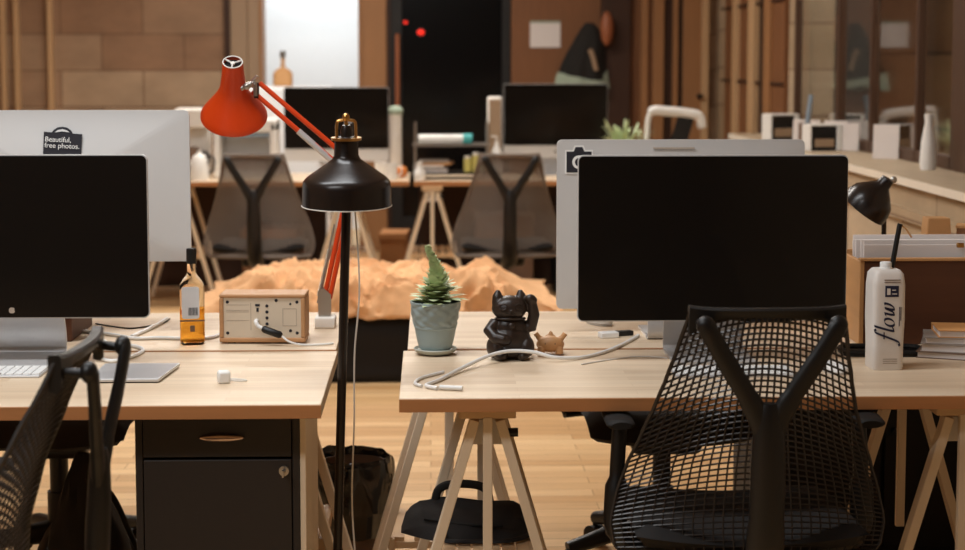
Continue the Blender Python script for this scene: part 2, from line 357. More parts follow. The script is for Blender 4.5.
# charcoal drawer cabinet
c = thing('drawer_cabinet', 'charcoal drawer cabinet with copper handle under the left desk', 'drawer cabinet', (-.4635, 3.84, 0))
b = MB(); w = .178
b.b2((-w, -.19, .0), (-w + .016, .2, .708)); b.b2((w - .016, -.19, 0), (w, .2, .708)); b.b2((-w, -.17, .69), (w, .2, .708)); b.b2((-w, .185, 0), (w, .2, .7)); b.b2((-w, -.17, 0), (w, .2, .03))
b.build('body', 'cabinet', c, smooth=False, bev=.002)
MB().b2((w + .0005, -.188, 0), (w + .013, .2, .708)).build('side_board', 'pine', c, smooth=False, bev=.001)['label'] = 'pale wooden side board'
for z0, z1 in ((.606, .70), (.31, .60), (.035, .304)):
    dr = MB().b2((-w + .018, -.192, z0), (w - .018, -.168, z1)).build('drawer', 'cabinet', c, smooth=False, bev=.002)
    if z1 != .60:
        h = MB(); n = 20
        h.grid(lambda u, v: Vector((.01 + .05 * math.cos(PI * u) , -.193 - .016 * math.sin(PI * u) * math.sin(PI * v), (z0 + z1) / 2 - .004 + .009 * math.sin(PI * u) * math.cos(PI * v))), 17, 9)
        h.build('handle', 'handle', dr)['label'] = 'copper oval drawer pull'
lk = MB().cyl((.144, -.19, .575), (.144, -.197, .575), .011, seg=18).cyl((.144, -.197, .575), (.144, -.212, .575), .004, seg=8).box((.144, -.219, .575), (.004, .016, .014)).build('lock', 'steel', c)

# waste bin with liner
t = thing('waste_bin', 'brown waste bin with a crumpled black liner between the desks', 'bin', (-.228, 4.86, 0))
MB().lathe([(.078, 0), (.103, .30), (.100, .30), (.075, .006)], 36, cap0=True).build('bucket', 'bin', t)
random.seed(4)
def liner(u, v):
    a = 2 * PI * u
    prof = [(.088, .10), (.100, .27), (.108, .335), (.112, .350), (.119, .335), (.121, .29), (.117, .24), (.112, .185)]
    k = v * (len(prof) - 1); i = min(int(k), len(prof) - 2); f = k - i
    r = prof[i][0] * (1 - f) + prof[i + 1][0] * f; z = prof[i][1] * (1 - f) + prof[i + 1][1] * f
    n1 = noise.noise(Vector((math.cos(a) * 2.6, math.sin(a) * 2.6, v * 3))); n2 = noise.noise(Vector((math.cos(a) * 7, math.sin(a) * 7, v * 4 + 5)))
    amp = .012 if v > .3 else .004
    r += amp * n1 + amp * .5 * n2; z = z * .93 + .018 * n1 * (1 if v > .6 else .4)
    return Vector((r * math.cos(a), r * math.sin(a), z))
MB().grid(liner, 72, 26, True).build('liner', 'liner', t)
kn = MB().tube(spline([(.112, -.03, .235), (.128, -.034, .225), (.134, -.036, .21), (.13, -.036, .2)], 4), [.008] * 6 + [.006] * 6 + [.004], 8).build('liner_knot', 'liner', t)

# black bag on the trestle shelf
t = thing('laptop_bag', 'flat black laptop bag lying on the pale trestle shelf', 'bag', (.085, 3.90, .37))
def bagf(u, v, top=True):
    pinch = 1 - .75 * max(0, (.30 - u) / .30) ** 1.3 - .35 * max(0, (u - .8) / .2) ** 1.5
    x = -.155 + u * .31; y = (v - .5) * .22 * pinch + .012 * u
    e = math.sqrt(max(0, min(1, min(u, 1 - u, v, 1 - v) * 7)))
    return Vector((x, y, .001 + (e * (.016 + .052 * v * (1 - .45 * u) + .012 * noise.noise(Vector((x * 12, y * 12, 2)))) if top else 0)))
m = MB().grid(bagf, 30, 22).grid(lambda u, v: bagf(u, v, False), 30, 22)
bmesh.ops.remove_doubles(m.bm, verts=m.bm.verts[:], dist=.0012); m.build('body', 'bean', t)
MB().tube(spline([(-.075, .075, .05), (-.066, .078, .076), (-.035, .08, .088), (.02, .08, .086), (.048, .08, .072), (.055, .076, .045)], 6), .010, 8, flat=.7).build('handle', 'blackm', t)
MB().tube(spline([(.13, .0, .03), (.148, -.06, .012), (.10, -.125, .009), (.0, -.128, .008), (-.05, -.12, .008), (-.055, -.105, .02)], 6), .008, 8, flat=.5).build('strap', 'blackm', t)
MB().tube([(-.10, -.03, .034), (-.02, -.062, .030), (.08, -.068, .026)], .004, 6).build('zip', 'rubber', t)

# ================================================================== OFFICE CHAIRS
def lerp_tab(tab, z):
    for (z0, v0), (z1, v1) in zip(tab, tab[1:]):
        if z <= z1 or (z1, v1) == tab[-1]:
            f = max(0, min(1, (z - z0) / (z1 - z0))); f = f * f * (3 - 2 * f) * .35 + f * .65
            return v0 + (v1 - v0) * f
HW = [(.40, .255), (.44, .285), (.49, .293), (.55, .28), (.61, .261), (.68, .234), (.755, .208), (.82, .190), (.88, .174), (.985, .150)]
YBK = [(.40, -.215), (.46, -.21), (.54, -.202), (.62, -.210), (.72, -.236), (.85, -.284), (.985, -.34)]
def back_pt(u, z, wrap=.055):
    hw = lerp_tab(HW, z); return Vector((u * hw, lerp_tab(YBK, z) + wrap * u * u * (1.15 - .9 * max(0, min(1, (z - .6) / .3))), z))
def make_chair(name, label, loc, rz, sm='strand', rad=.00175, nv=29, nh=46, grp=None, arms=True):
    t = thing(name, label, 'office chair', loc, rz, grp)
    m = MB()
    for i in range(nv):                                            # hanging strands
        u = -1 + 2 * i / (nv - 1)
        pts = []
        for k in range(25):
            zc = .415 + (.965 - .415) * k / 24
            pts.append(back_pt(u, zc - .0 * u * u))
        m.tube(pts, [(rad * (2.0 if i in (0, nv - 1) else 1)) * (1 + .45 * k / 24) for k in range(25)], 5 if i in (0, nv - 1) else 4)
    for j in range(nh):                                            # arching strands
        f = j / (nh - 1); zc = .425 + (1.01 - .425) * f; rj = rad * (1 + .4 * f)
        sag = .012 + .085 * math.sin(PI * min(1, f * 1.12)) ** 1.2 * (.35 + .65 * f) + .03 * f
        seg = []
        for k in range(33):
            u = -1 + 2 * k / 32
            z = zc - sag * u * u
            if z <= .966: seg.append(back_pt(u, z)); 
            else:
                if len(seg) > 1: m.tube(seg, rj, 4)
                seg = []
        if len(seg) > 1: m.tube(seg, rj, 4)
    m.build('back_mesh', sm, t)
    # top rail with end lugs
    m = MB(); n_ = 24; rings = []
    for k in range(n_ + 1):
        u = -1.03 + 2.06 * k / n_; p = back_pt(u, .968); a_ = abs(u)
        zt = .973 + .004 * a_ ** 6; zb = .955 - .034 * a_ ** 5
        rings.append([m.bm.verts.new((p.x, p.y + dy, zz)) for dy, zz in ((-.012, zt - .004), (-.008, zt), (.008, zt), (.011, zt - .004), (.009, zb), (-.004, zb - .003), (-.011, zb + .004))])
    for A, B in zip(rings, rings[1:]):
        for k in range(7): m.bm.faces.new((A[k], A[(k + 1) % 7], B[(k + 1) % 7], B[k]))
    m.bm.faces.new(rings[0]); m.bm.faces.new(rings[-1][::-1])
    m.tube([back_pt(-.82 + 1.64 * k / 20, .952 - .012 * math.cos(PI * (k - 10) / 20)) + Vector((0, .004, .006)) for k in range(21)], .004, 8)
    m.build('top_rail', 'black' if sm == 'strand' else sm, t)
    # rim at the foot of the net
    MB().tube([back_pt(-1 + 2 * k / 20, .42) for k in range(21)], .012, 8).build('bottom_rim', sm if sm != 'strand' else 'black', t)
    # Y shaped spine
    m = MB()
    for s in (-1, 1):
        m.tube(spline([(0.0, -.355, .70), (s * .016, -.357, .745), (s * .045, -.362, .80), (s * .095, -.372, .88), (s * .132, -.378, .945)], 7),
               [.024] * 7 + [.0225] * 7 + [.020] * 7 + [.019] * 7 + [.0165], 12, flat=.55)
        m.ell((s * .132, -.372, .945), (.019, .015, .019)); m.cyl((s * .132, -.372, .942), (s * .138, -.328, .945), .009, seg=10)
    m.tube(spline([(0, -.357, .785), (0, -.352, .66), (0, -.340, .52), (0, -.30, .42), (0, -.18, .375), (0, -.03, .37)], 6), [.020, .026, .030, .032, .0335, .0345] + [.036] * 6 + [.039] * 6 + [.042] * 6 + [.042] * 7, 14, flat=.6)
    m.build('spine', 'black', t)
    # seat
    def seat(u, v, top):
        x = (u - .5) * .49; y = -.21 + v * .46
        ex = abs(u - .5) * 2; ey = abs(v - .5) * 2
        rr = max(0, 1 - max(ex ** 6, ey ** 6)) ** .5
        z = .452 + .022 * ex ** 2 - .035 * max(0, v - .7) ** 2 * 11
        k = 1 - .06 * max(0, v - .5) * 2
        return Vector((x * k, y, z + (.028 if top else -.035) * rr))
    m = MB().grid(lambda u, v: seat(u, v, 1), 21, 21).grid(lambda u, v: seat(u, v, 0), 21, 21)
    bmesh.ops.remove_doubles(m.bm, verts=m.bm.verts[:], dist=.001); m.build('seat', 'bean', t)
    MB().b2((-.10, -.13, .355), (.10, .12, .422)).build('seat_mechanism', 'black', t, bev=.02)
    # arms
    for s in ((-1, 1) if arms else ()):
        a = MB().tube(spline([(s * .10, -.03, .395), (s * .225, -.035, .40), (s * .268, -.04, .44), (s * .268, -.04, .56), (s * .262, -.035, .675)], 6), [.02] * 12 + [.026] * 6 + [.017] * 6 + [.013], 12).build('arm', 'black', t)
        MB().tube(spline([(s * .268, -.125, .690), (s * .27, -.06, .694), (s * .268, .05, .694), (s * .263, .10, .690)], 5), [.022] + [.031] * 14 + [.02], 14, flat=.36).build('arm_pad', 'blackm', a)
    MB().cyl((0, 0, .14), (0, 0, .36), .026, seg=18).cyl((0, 0, .06), (0, 0, .24), .034, seg=18).build('gas_column', 'black', t)
    for k in range(5):
        a = 2 * PI * k / 5 + .3; d = Vector((math.cos(a), math.sin(a), 0))
        lg = MB().tube([Vector((0, 0, .125)), d * .15 + Vector((0, 0, .115)), d * .29 + Vector((0, 0, .082))], [.036, .027, .02], 10).build('base_leg', 'black', t)
        q = Vector((-d.y, d.x, 0)); pc = d * .29 + Vector((0, 0, .03))
        MB().cyl(pc - q * .022, pc - q * .006, .03, seg=18).cyl(pc + q * .006, pc + q * .022, .03, seg=18).cyl(pc, pc + Vector((0, 0, .05)), .008, seg=8).build('caster', 'rubber', lg)
    return t
make_chair('office_chair', 'black net-backed office chair with Y spine at the right front desk', (.674, 3.675, 0), 0)
make_chair('office_chair', 'black net-backed office chair turned sideways at the lower left', (-.940, 2.98, 0), R(88))
far = make_chair('office_chair', 'far grey net-backed office chair below the orange-red lamp, left of two', (-.905, 9.18, 0), R(-2), 'litstrand', .0030, 29, 44, 'grey office chairs at the far benches', arms=False)
copy_thing(far, (.405, 9.18, 0), R(2), 'far grey net-backed office chair just left of the right silver monitor')
bk = make_chair('office_chair', 'black chair seat tucked under the right rear desk, facing the camera', (.665, 4.80, 0), PI, grp='black chairs across the rear desks', arms=False)
copy_thing(bk, (-1.06, 4.80, 0), PI, 'black chair seat tucked under the left rear desk, behind the sideways chair')

# black bag on the floor beside the sideways chair
t = thing('backpack', 'slumped black backpack between the sideways chair and drawer cabinet', 'bag', (-.83, 4.15, 0))
def bpf(u, v):
    a = 2 * PI * u; zz = .50 * v; r = (1 - max(0, v - .35) ** 2.2 * 2.2) * (.9 + .1 * math.sin(v * 5))
    r = max(r, .02); k = abs(math.cos(a)) ** .7 * (1 if math.cos(a) > 0 else -1); l = abs(math.sin(a)) ** .7 * (1 if math.sin(a) > 0 else -1)
    n1 = .012 * noise.noise(Vector((k * 3, l * 3, zz * 9)))
    return Vector(((.105 * r * k + n1 - .03 * v), .10 * r * l + n1, zz))
MB().grid(bpf, 36, 24, True).build('body', 'bean', t)
MB().tube(spline([(.0, -.085, .46), (.06, -.10, .42), (.115, -.105, .30), (.15, -.10, .22), (.12, -.105, .06)], 6), .012, 8, flat=.4).build('strap', 'blackm', t)

# made-up black cabinet that fills in the dark below the right rear desk
t = thing('filler_cabinet', 'black cabinet added for the dark under the right rear desk', 'cabinet', (1.33, 5.12, 0))
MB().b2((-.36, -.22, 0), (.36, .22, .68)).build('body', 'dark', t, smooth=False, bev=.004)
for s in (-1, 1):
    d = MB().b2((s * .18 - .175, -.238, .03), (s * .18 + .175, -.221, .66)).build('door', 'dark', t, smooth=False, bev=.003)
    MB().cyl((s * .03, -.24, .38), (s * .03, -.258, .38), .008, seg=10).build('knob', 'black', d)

# ================================================================== MONITORS
def logo_poly(s):  # small fruit-like mark: body with a bite, plus leaf handled apart
    out = []
    for k in range(40):
        a = 2 * PI * k / 40; r = s * (1 - .10 * math.cos(a - PI / 2) ** 8 - .06 * math.cos(a + PI / 2) ** 8)
        x, z = r * .92 * math.cos(a), r * math.sin(a)
        d = math.hypot(x - s * 1.05, z - s * .12)
        if d < s * .38: x -= (s * .38 - d) * 1.0
        out.append((x, z))
    return out
def make_display(label, loc, rz, w=.652, h=.40, clear=.106, chin=0, tilt=0, grp=None, name='monitor'):
    """origin on the desk under the stand; glass faces local -Y"""
    t = thing(name, label, 'monitor', loc, rz, grp)
    zc = clear + h / 2; hw, hh = w / 2, h / 2
    def bulge(x, z): return .006 + .028 * max(0, 1 - (abs(x) / hw) ** 2) * max(0, 1 - (abs(z - zc) / hh) ** 2)
    t['bulge'] = 0
    b = MB(); out = rrect(w, h, .014, 6, 0, zc)
    b.prism(out, -.006, .006)
    rings = []
    for f in [1 - .001, .98, .95, .91, .86, .80, .73, .66, .58, .5, .42, .34, .26, .18, .1]:
        rings.append([b.bm.verts.new((x * f, bulge(x * f, zc + (z - zc) * f), zc + (z - zc) * f)) for x, z in out])
    for A, B in zip(rings, rings[1:]):
        for k in range(len(out)): b.bm.faces.new((A[k], A[(k + 1) % len(out)], B[(k + 1) % len(out)], B[k]))
    b.bm.faces.new(rings[-1])
    body = b.build('body', 'alu_back', t)
    gz0 = clear + chin + .003
    MB().prism(rrect(w - .004, h - chin - .006, .012, 6, 0, (gz0 + clear + h - .003) / 2), -.0085, -.006).build('screen_glass', 'screen', t)
    MB().prism(logo_poly(.008), -.0093, -.0084, Matrix.Translation((0, 0, clear + (chin / 2 if chin else .02)))).build('logo', 'greyprint' if not chin else 'black', t)
    # stand: one bent plate
    s = MB(); prof = [(-.075, .004), (.095, .004), (.118, .010), (.124, .025), (.118, .06), (.085, .14), (.055, zc - .03), (.043, zc)]
    p2 = spline([(0, y, z) for y, z in prof], 5)
    vs = []
    for i, p in enumerate(p2):
        tg = (p2[min(i + 1, len(p2) - 1)] - p2[max(i - 1, 0)]).normalized(); n = Vector((0, -tg.z, tg.y)) * .004
        vs.append([s.bm.verts.new(p + q) for q in (n + Vector((-.1, 0, 0)), n + Vector((.1, 0, 0)), -n + Vector((.1, 0, 0)), -n + Vector((-.1, 0, 0)))])
    for A, B in zip(vs, vs[1:]):
        for k in range(4): s.bm.faces.new((A[k], A[(k + 1) % 4], B[(k + 1) % 4], B[k]))
    s.bm.faces.new(vs[0][::-1]); s.bm.faces.new(vs[-1]); s.build('stand', 'alu', t)
    return t, bulge, zc
g = 'monitors on the two front desks'
make_display('large black-screened silver monitor on the right front desk', (.68, 4.06, DZ), R(0), .652, .402, .096)
make_display('large black-screened silver monitor on the left front desk', (-.998, 4.06, DZ), R(0), .652, .392, .110)
mR, bulR, zR = make_display('silver monitor seen from behind with camera sticker, on right rear desk', (.664, 4.48, DZ), PI, .658, .45, .065, .085)
mL, bulL, zL = make_display('raised silver monitor seen from behind with black text sticker, left', (-.957, 4.48, DZ + .088), PI, .654, .398, .108)
tag(MB().b2((-.085, -.13, 0), (.085, .14, .088)).build('monitor_riser', 'crate', None, smooth=False, bev=.004, loc=(-1.01, 4.50, DZ)), 'low riser box under the raised left rear monitor', 'riser')
# stickers lie on the curved backs (local x is mirrored: rear view)
def decal(name, poly, t, bul, m, x0, z0, lift=.0008, lab=None):
    b = MB(); vs = [(x0 - x, z0 + z) for x, z in poly]
    a = [b.bm.verts.new((x, bul(x, z) + lift, z)) for x, z in vs]; c = [b.bm.verts.new((x, bul(x, z) - .001, z)) for x, z in vs]; n = len(vs)
    b.bm.faces.new(a); b.bm.faces.new(c[::-1])
    for i in range(n): b.bm.faces.new((a[i], c[i], c[(i + 1) % n], a[(i + 1) % n]))
    o = b.build(name, m, t, smooth=False)
    if lab: o['label'] = lab
    return o
for m_, b_, z_ in ((mR, bulR, zR), (mL, bulL, zL)): decal('rear_logo', logo_poly(.038), m_, b_, 'black', 0, z_ + .02, .001); decal('rear_logo_leaf', [(-.002, .045), (-.014, .052), (-.018, .068), (-.006, .062)], m_, b_, 'black', 0, z_ + .02, .001)
# camera sticker: white outlined black camera
cx, cz = .271, zR + .172
decal('camera_sticker', [(-.037, .026), (-.017, .026), (-.012, .038), (.012, .038), (.017, .026), (.037, .026), (.037, -.037), (-.037, -.037)], mR, bulR, 'white', cx, cz, .0006)
decal('camera_shape', [(-.033, .022), (-.014, .022), (-.009, .034), (.009, .034), (.014, .022), (.033, .022), (.033, -.033), (-.033, -.033)], mR, bulR, 'ink', cx, cz, .0016)
decal('camera_lens', circ(.018, 24, 0, -.006), mR, bulR, 'white', cx, cz, .0024); decal('camera_lens_centre', circ(.011, 24, 0, -.006), mR, bulR, 'ink', cx, cz, .0032)
for k, (w_, dz) in enumerate(((.11, -.022), (.07, -.044))):
    decal('rear_print', [(-w_ / 2, -.0018), (w_ / 2, -.0018), (w_ / 2, .0018), (-w_ / 2, .0018)], mR, bulR, 'greyprint', .02, zR + .225 + dz, .0008)
# text sticker
cx, cz = .0, zL + .398 / 2 - .088
decal('text_sticker', [(-.050, -.045), (.048, -.050), (.051, .026), (.026, .028), (.022, .036), (.012, .043), (0, .0455), (-.012, .044), (-.022, .038), (-.028, .031), (-.048, .033)], mL, bulL, 'ink', cx, cz, .0012)
decal('sticker_arch', [(-.02, .031), (-.012, .037), (0, .0395), (.012, .036), (.018, .031), (0, .0335)], mL, bulL, 'alu_back', cx, cz, .0022)
decal('sticker_strip', [(-.046, -.034), (.046, -.038), (.046, -.032), (-.046, -.028)], mL, bulL, 'white', cx, cz, .0022)
o = text('sticker_text', 'Beautiful,\nfree photos.', .0185, 'white', mL, (0, 0, 0), (0, 0, 0), off=0, line=.85, ext=0)
ca, sa = math.cos(R(-2.5)), math.sin(R(-2.5))
for v in o.data.vertices:                                          # lay the letters on the curved back
    x, z = v.co.x * ca - v.co.y * sa - .045, v.co.x * sa + v.co.y * ca + .008
    v.co = Vector((cx - x, bulL(cx - x, cz + z) + .0034, cz + z))

# ================================================================== LAMPS
# black floor lamp in the gap
t = thing('floor_lamp', 'black enamel floor lamp with brass yoke standing between the desks', 'floor lamp', (-.225, 3.83, 0))
MB().lathe([(.0, .0), (.125, .0), (.125, .012), (.118, .020), (.02, .026), (0, .026)], 40).build('base', 'lampblack', t)
MB().tube([(0, 0, .02), (.012, 0, .40), (.025, 0, .8), (.036, .004, 1.15), (.040, .018, 1.28), (.041, .0, 1.325)], .0105, 14).build('pole', 'lampblack', t)
hx, hy = .0385, -.03
sh = MB(); mt = Matrix.Translation((hx, hy, 1.141)) @ Matrix.Rotation(R(3), 4, 'X')
prof = [(.1005, 0), (.1000, .018), (.0990, .044), (.0975, .053), (.093, .060), (.088, .0645), (.064, .0815), (.042, .097), (.0315, .105), (.0275, .113), (.0262, .150), (.020, .155), (.0, .156)]
sh.lathe(prof, 56, mt); sh.lathe([(r - .0015 if r > .002 else r, z - .0008) for r, z in prof], 56, mt); shade = sh.build('lamp_shade', 'lampblack', t)
rim = MB(); rim.tube([mt @ Vector((.1003 * math.cos(2 * PI * k / 56), .1003 * math.sin(2 * PI * k / 56), .0)) for k in range(56)], .0012, 6, closed=True); rim.build('shade_rim', 'whitem', shade)['label'] = 'pale rim edge'
MB().ell(mt @ Vector((0, 0, .045)), (.028, .028, .038)).cyl(mt @ Vector((0, 0, .08)), mt @ Vector((0, 0, .14)), .014).build('bulb', 'whitem', shade)
y = MB(); y.lathe([(.022, .147), (.034, .147), (.034, .153), (.022, .153), (.022, .147)], 32, mt)
for s in (-1, 1): y.tube([mt @ Vector(p) for p in spline([(s * .021, 0, .151), (s * .021, 0, .180), (s * .017, 0, .190), (0, 0, .192)], 5)], .0036, 8)
y.build('yoke', 'brass', t)
MB().lathe([(.0, .152), (.0135, .152), (.0125, .170), (.009, .180), (.0, .183)], 20, mt).build('socket', 'lampblack', t)
MB().ell(mt @ Vector((0, -.002, .198)), (.0085, .0085, .0095)).cyl(mt @ Vector((0, 0, .175)), mt @ Vector((0, 0, .198)), .0045).build('knob', 'brass', t)
MB().tube(spline([(.055, .005, 1.13), (.064, .004, .95), (.052, .004, .80), (.050, .004, .64), (.044, .004, .45), (.055, .004, .22), (.04, .02, .03)], 8), .0022, 6).build('power_cable', 'whitem', t)

# orange-red articulated lamp on the rear left desk
t = thing('task_lamp', 'orange-red articulated task lamp reaching up from the left rear desk', 'desk lamp', (-.288, 4.60, DZ))
K = Vector((-.288, 4.60, DZ))
base = Vector((-.281, 4.60, .80)) - K; elbow = Vector((-.205, 4.60, 1.165)) - K; tip = Vector((-.468, 4.60, 1.392)) - K
MB().b2((-.026, -.035, 0), (.030, .035, .030)).build('mount', 'whitem', t, bev=.004)
MB().cyl((0, 0, .012), (0, 0, .05), .012, seg=16).prism([(-.016, .03), (.016, .022), (.018, .09), (-.002, .108), (-.018, .10)], -.014, -.010).prism([(-.016, .03), (.016, .022), (.018, .09), (-.002, .108), (-.018, .10)], .010, .014).build('bracket', 'steel', t)
def rods(a, b, off, m, nm):
    d = (b - a).normalized(); n = Vector((-d.z, 0, d.x)) * off
    for s in (-1, 1): MB().tube([a + n * s, b + n * s], .0068, 12).build(nm, m, t)
rods(base + Vector((0, 0, .02)), elbow, .0072, 'red', 'lower_arm')
rods(elbow, tip, .015, 'red', 'upper_arm')
d = (elbow - base).normalized()
def spring(a, b, r, nm):
    ax = (b - a); L = ax.length; ax.normalize(); u = ax.orthogonal().normalized(); v = ax.cross(u); n = int(L / .0035)
    MB().tube([a + ax * (L * k / (n * 6)) + (u * math.cos(k * PI / 3) + v * math.sin(k * PI / 3)) * r for k in range(n * 6 + 1)], .0011, 4).build(nm, 'steel', t)
pl = Vector((-d.z, 0, d.x))
spring(base + pl * .027 + d * .02, base + pl * .024 + d * .15, .006, 'spring'); MB().tube([base + pl * .027, base + pl * .024 + d * .22], .0025, 8).build('spring_rod', 'steel', t)
du = (tip - elbow).normalized(); pu = Vector((du.z, 0, -du.x))
MB().tube([elbow + pu * -.018 + du * .03, elbow + pu * -.016 + du * .185], .0085, 12).build('spring_sleeve', 'alu', t)
e = MB(); e.prism([(-.02, -.02), (.018, -.018), (.022, .012), (-.012, .024)], -.012, -.009, Matrix.Translation(elbow)); e.prism([(-.02, -.02), (.018, -.018), (.022, .012), (-.012, .024)], .009, .012, Matrix.Translation(elbow)); e.cyl(elbow + Vector((0, -.018, 0)), elbow + Vector((0, .018, 0)), .006, seg=12); e.build('elbow_joint', 'steel', t)
# shade
ax = Vector((.06, -.60, .80)).normalized()
q = Vector((0, 0, 1)).rotation_difference(ax).to_matrix().to_4x4()
sb = Vector((-.532, 4.64, 1.313)) - K          # centre of the opening
mt = Matrix.Translation(sb) @ q
prof = [(.0905, 0), (.0895, .006), (.080, .021), (.067, .040), (.0545, .059), (.0445, .076), (.0385, .090), (.0345, .106), (.0300, .140), (.0268, .180), (.0255, .183)]
s_ = MB().lathe(prof, 56, mt); s_.lathe([(r - .0016, z) for r, z in prof], 56, mt); shd = s_.build('lamp_shade', 'red', t)
MB().tube([mt @ Vector((.0256 * math.cos(2 * PI * k / 40), .0256 * math.sin(2 * PI * k / 40), .183)) for k in range(40)], .0017, 8, closed=True).build('top_ring', 'whitem', shd)
v = MB().lathe([(.0, .172), (.0245, .172)], 32, mt); v.build('vent_disc', 'dark', shd)
v = MB()
for k in range(3):
    a = 2 * PI * k / 3 + .5; v.tube([mt @ Vector((0, 0, .179)), mt @ Vector((.026 * math.cos(a), .026 * math.sin(a), .181))], .0022, 6)
v.lathe([(0, .181), (.006, .181), (.006, .176)], 16, mt); v.build('vent_spokes', 'whitem', shd)
hd = MB(); nk = mt @ Vector((.034, .0, .105)); hd.tube([nk + Vector((-.012, -.02, -.005)), nk + Vector((.012, -.02, .006)), tip], [.008, .007, .006], 10); hd.ell(nk + Vector((.004, -.022, .0)), (.011, .009, .010)); hd.tube([tip + Vector((-.02, -.008, .004)), tip + Vector((.006, -.012, .03))], .005, 8); hd.cyl(tip + Vector((0, -.016, -.024)), tip + Vector((0, -.016, .014)), .006, seg=10); hd.build('head_joint', 'steel', t)
MB().b2((tip.x - .004, -.008, tip.z - .030), (tip.x + .008, .008, tip.z + .012)).build('tip_plate', 'black', t, smooth=False)

# black desk lamp on the rear right desk
t = thing('desk_lamp', 'black desk lamp tipped sideways behind the wooden crate', 'desk lamp', (1.295, 4.80, DZ))
MB().lathe([(0, 0), (.065, 0), (.063, .012), (.012, .02), (0, .02)], 30).build('base', 'lampblack', t)
MB().tube(spline([(0, 0, .01), (.002, 0, .2), (0, 0, .34), (-.006, 0, .375)], 6), .007, 10).build('pole', 'lampblack', t)
ax = Vector((.55, -.25, .78)).normalized(); q = Vector((0, 0, 1)).rotation_difference(ax).to_matrix().to_4x4(); mt = Matrix.Translation((-.062, -.01, .300)) @ q
pr = [(.070, 0), (.069, .025), (.062, .048), (.038, .073), (.021, .090), (.018, .112), (.0, .116)]
MB().lathe(pr, 40, mt).lathe([(max(0, r - .0015), z - .001) for r, z in pr], 40, mt).build('lamp_shade', 'lampblack', t)
MB().ell(mt @ Vector((.008, -.016, .122)), (.010, .009, .010)).build('knob', 'steel', t)

# ================================================================== THINGS ON THE LEFT DESKS
# amber bottle
t = thing('bottle', 'square glass spirit bottle half full of amber liquor', 'bottle', (-.610, 4.335, DZ), R(8))
def sq(prof, n=32, pw=4.5):
    b = MB(); rings = []
    for r, z, k in prof:
        ring = []
        for i in range(n):
            a = 2 * PI * i / n; c_, s_ = math.cos(a), math.sin(a); e_ = 2 + (pw - 2) * k
            f = (abs(c_) ** e_ + abs(s_) ** e_) ** (-1 / e_); ring.append(b.bm.verts.new((r * f * c_, r * f * s_, z)))
        rings.append(ring)
    for A, B in zip(rings, rings[1:]):
        for i in range(n): b.bm.faces.new((A[i], A[(i + 1) % n], B[(i + 1) % n], B[i]))
    b.bm.faces.new(rings[0][::-1]); b.bm.faces.new(rings[-1]); return b
sq([(.027, 0, 1), (.0305, .004, 1), (.0312, .012, 1), (.0312, .140, 1), (.0295, .155, .8), (.0215, .168, .4), (.0135, .178, 0), (.0115, .187, 0), (.0115, .209, 0)]).build('glass_body', 'bottleglass', t)
sq([(.0265, .007, 1), (.0285, .010, 1), (.0285, .092, 1)]).build('liquor', 'amber', t)
MB().lathe([(.0, .207), (.0125, .207), (.0130, .220), (.0130, .243), (.012, .246), (0, .246)], 24).build('cap', 'black', t)
MB().prism(rrect(.044, .082, .006, 4, -.004, .110), -.0325, -.0314).build('front_label', 'label', t, smooth=False)
bc = MB()
for k in range(9): bc.b2((-.010 + k * .0027, -.0331, .078), (-.010 + k * .0027 + (.0016 if k % 3 else .001), -.0324, .098))
bc.build('barcode', 'ink', t, smooth=False)
MB().b2((-.0315, -.0318, .062), (.0315, -.0313, .066)).b2((-.006, -.0318, .036), (.006, -.0313, .052)).build('lower_print', 'book_brown', t, smooth=False)

# radio
t = thing('radio', 'wooden table radio showing its beige rear panel on left rear desk', 'radio', (-.4305, 4.322, DZ), R(-2))
b = MB(); W, H, D = .110, .128, .10
b.b2((-W, 0, .004), (W, D, .016)); b.b2((-W, 0, H - .009), (W, D, H)); b.b2((-W, 0, .016), (-W + .011, D, H - .009)); b.b2((W - .011, 0, .016), (W, D, H - .009)); b.b2((-W + .01, D - .01, .016), (W - .01, D, H - .01))
b.build('case', 'radio_wood', t, smooth=False, bev=.003)
MB().b2((-W + .02, .01, 0), (-W + .04, D - .01, .005)).b2((W - .04, .01, 0), (W - .02, D - .01, .005)).build('feet', 'rubber', t, smooth=False)
rp = MB().b2((-W + .011, .004, .016), (W - .011, .010, H - .009)).build('rear_panel', 'radio_back', t, smooth=False)
for x, z in ((-.089, .108), (.089, .108), (-.089, .028), (.089, .028), (.036, .112)): MB().cyl((x, .0035, z), (x, .005, z), .0042, seg=14).build('screw', 'ink', rp)
p = MB()
for k in range(5): p.cyl((.012, .0032, .098 - .0155 * k), (.012, .005, .098 - .0155 * k), .0042, seg=12)
p.cyl((.072, .0032, .103), (.072, .005, .103), .003, seg=10); p.cyl((.072, .0032, .034), (.072, .005, .034), .004, seg=10); p.box((-.012, .004, .100), (.012, .002, .006)); p.box((-.012, .004, .088), (.006, .002, .010)); p.build('sockets', 'ink', rp, smooth=False)
p = MB()
for z in (.100, .086, .082, .06): p.b2((-.092, .0036, z), (-.034, .0045, z + .0012))
p.b2((-.030, .0036, .035), (-.0285, .0045, .106)); p.b2((.052, .0036, .046), (.088, .0045, .0475)); p.b2((.052, .0036, .09), (.088, .0045, .0915)); p.b2((.052, .0036, .046), (.0535, .0045, .09)); p.b2((.0865, .0036, .046), (.088, .0045, .09)); p.build('panel_print', 'greyprint', rp, smooth=False)
pk = MB().tube(spline([(-.014, .004, .060), (-.014, -.014, .060), (-.008, -.018, .050), (.002, -.02, .044)], 5), .0055, 10).build('plug', 'white', t)
t = thing('audio_cable', 'white cable with black adapter plugged into the radio panel', 'cable', (-.427, 4.297, DZ))
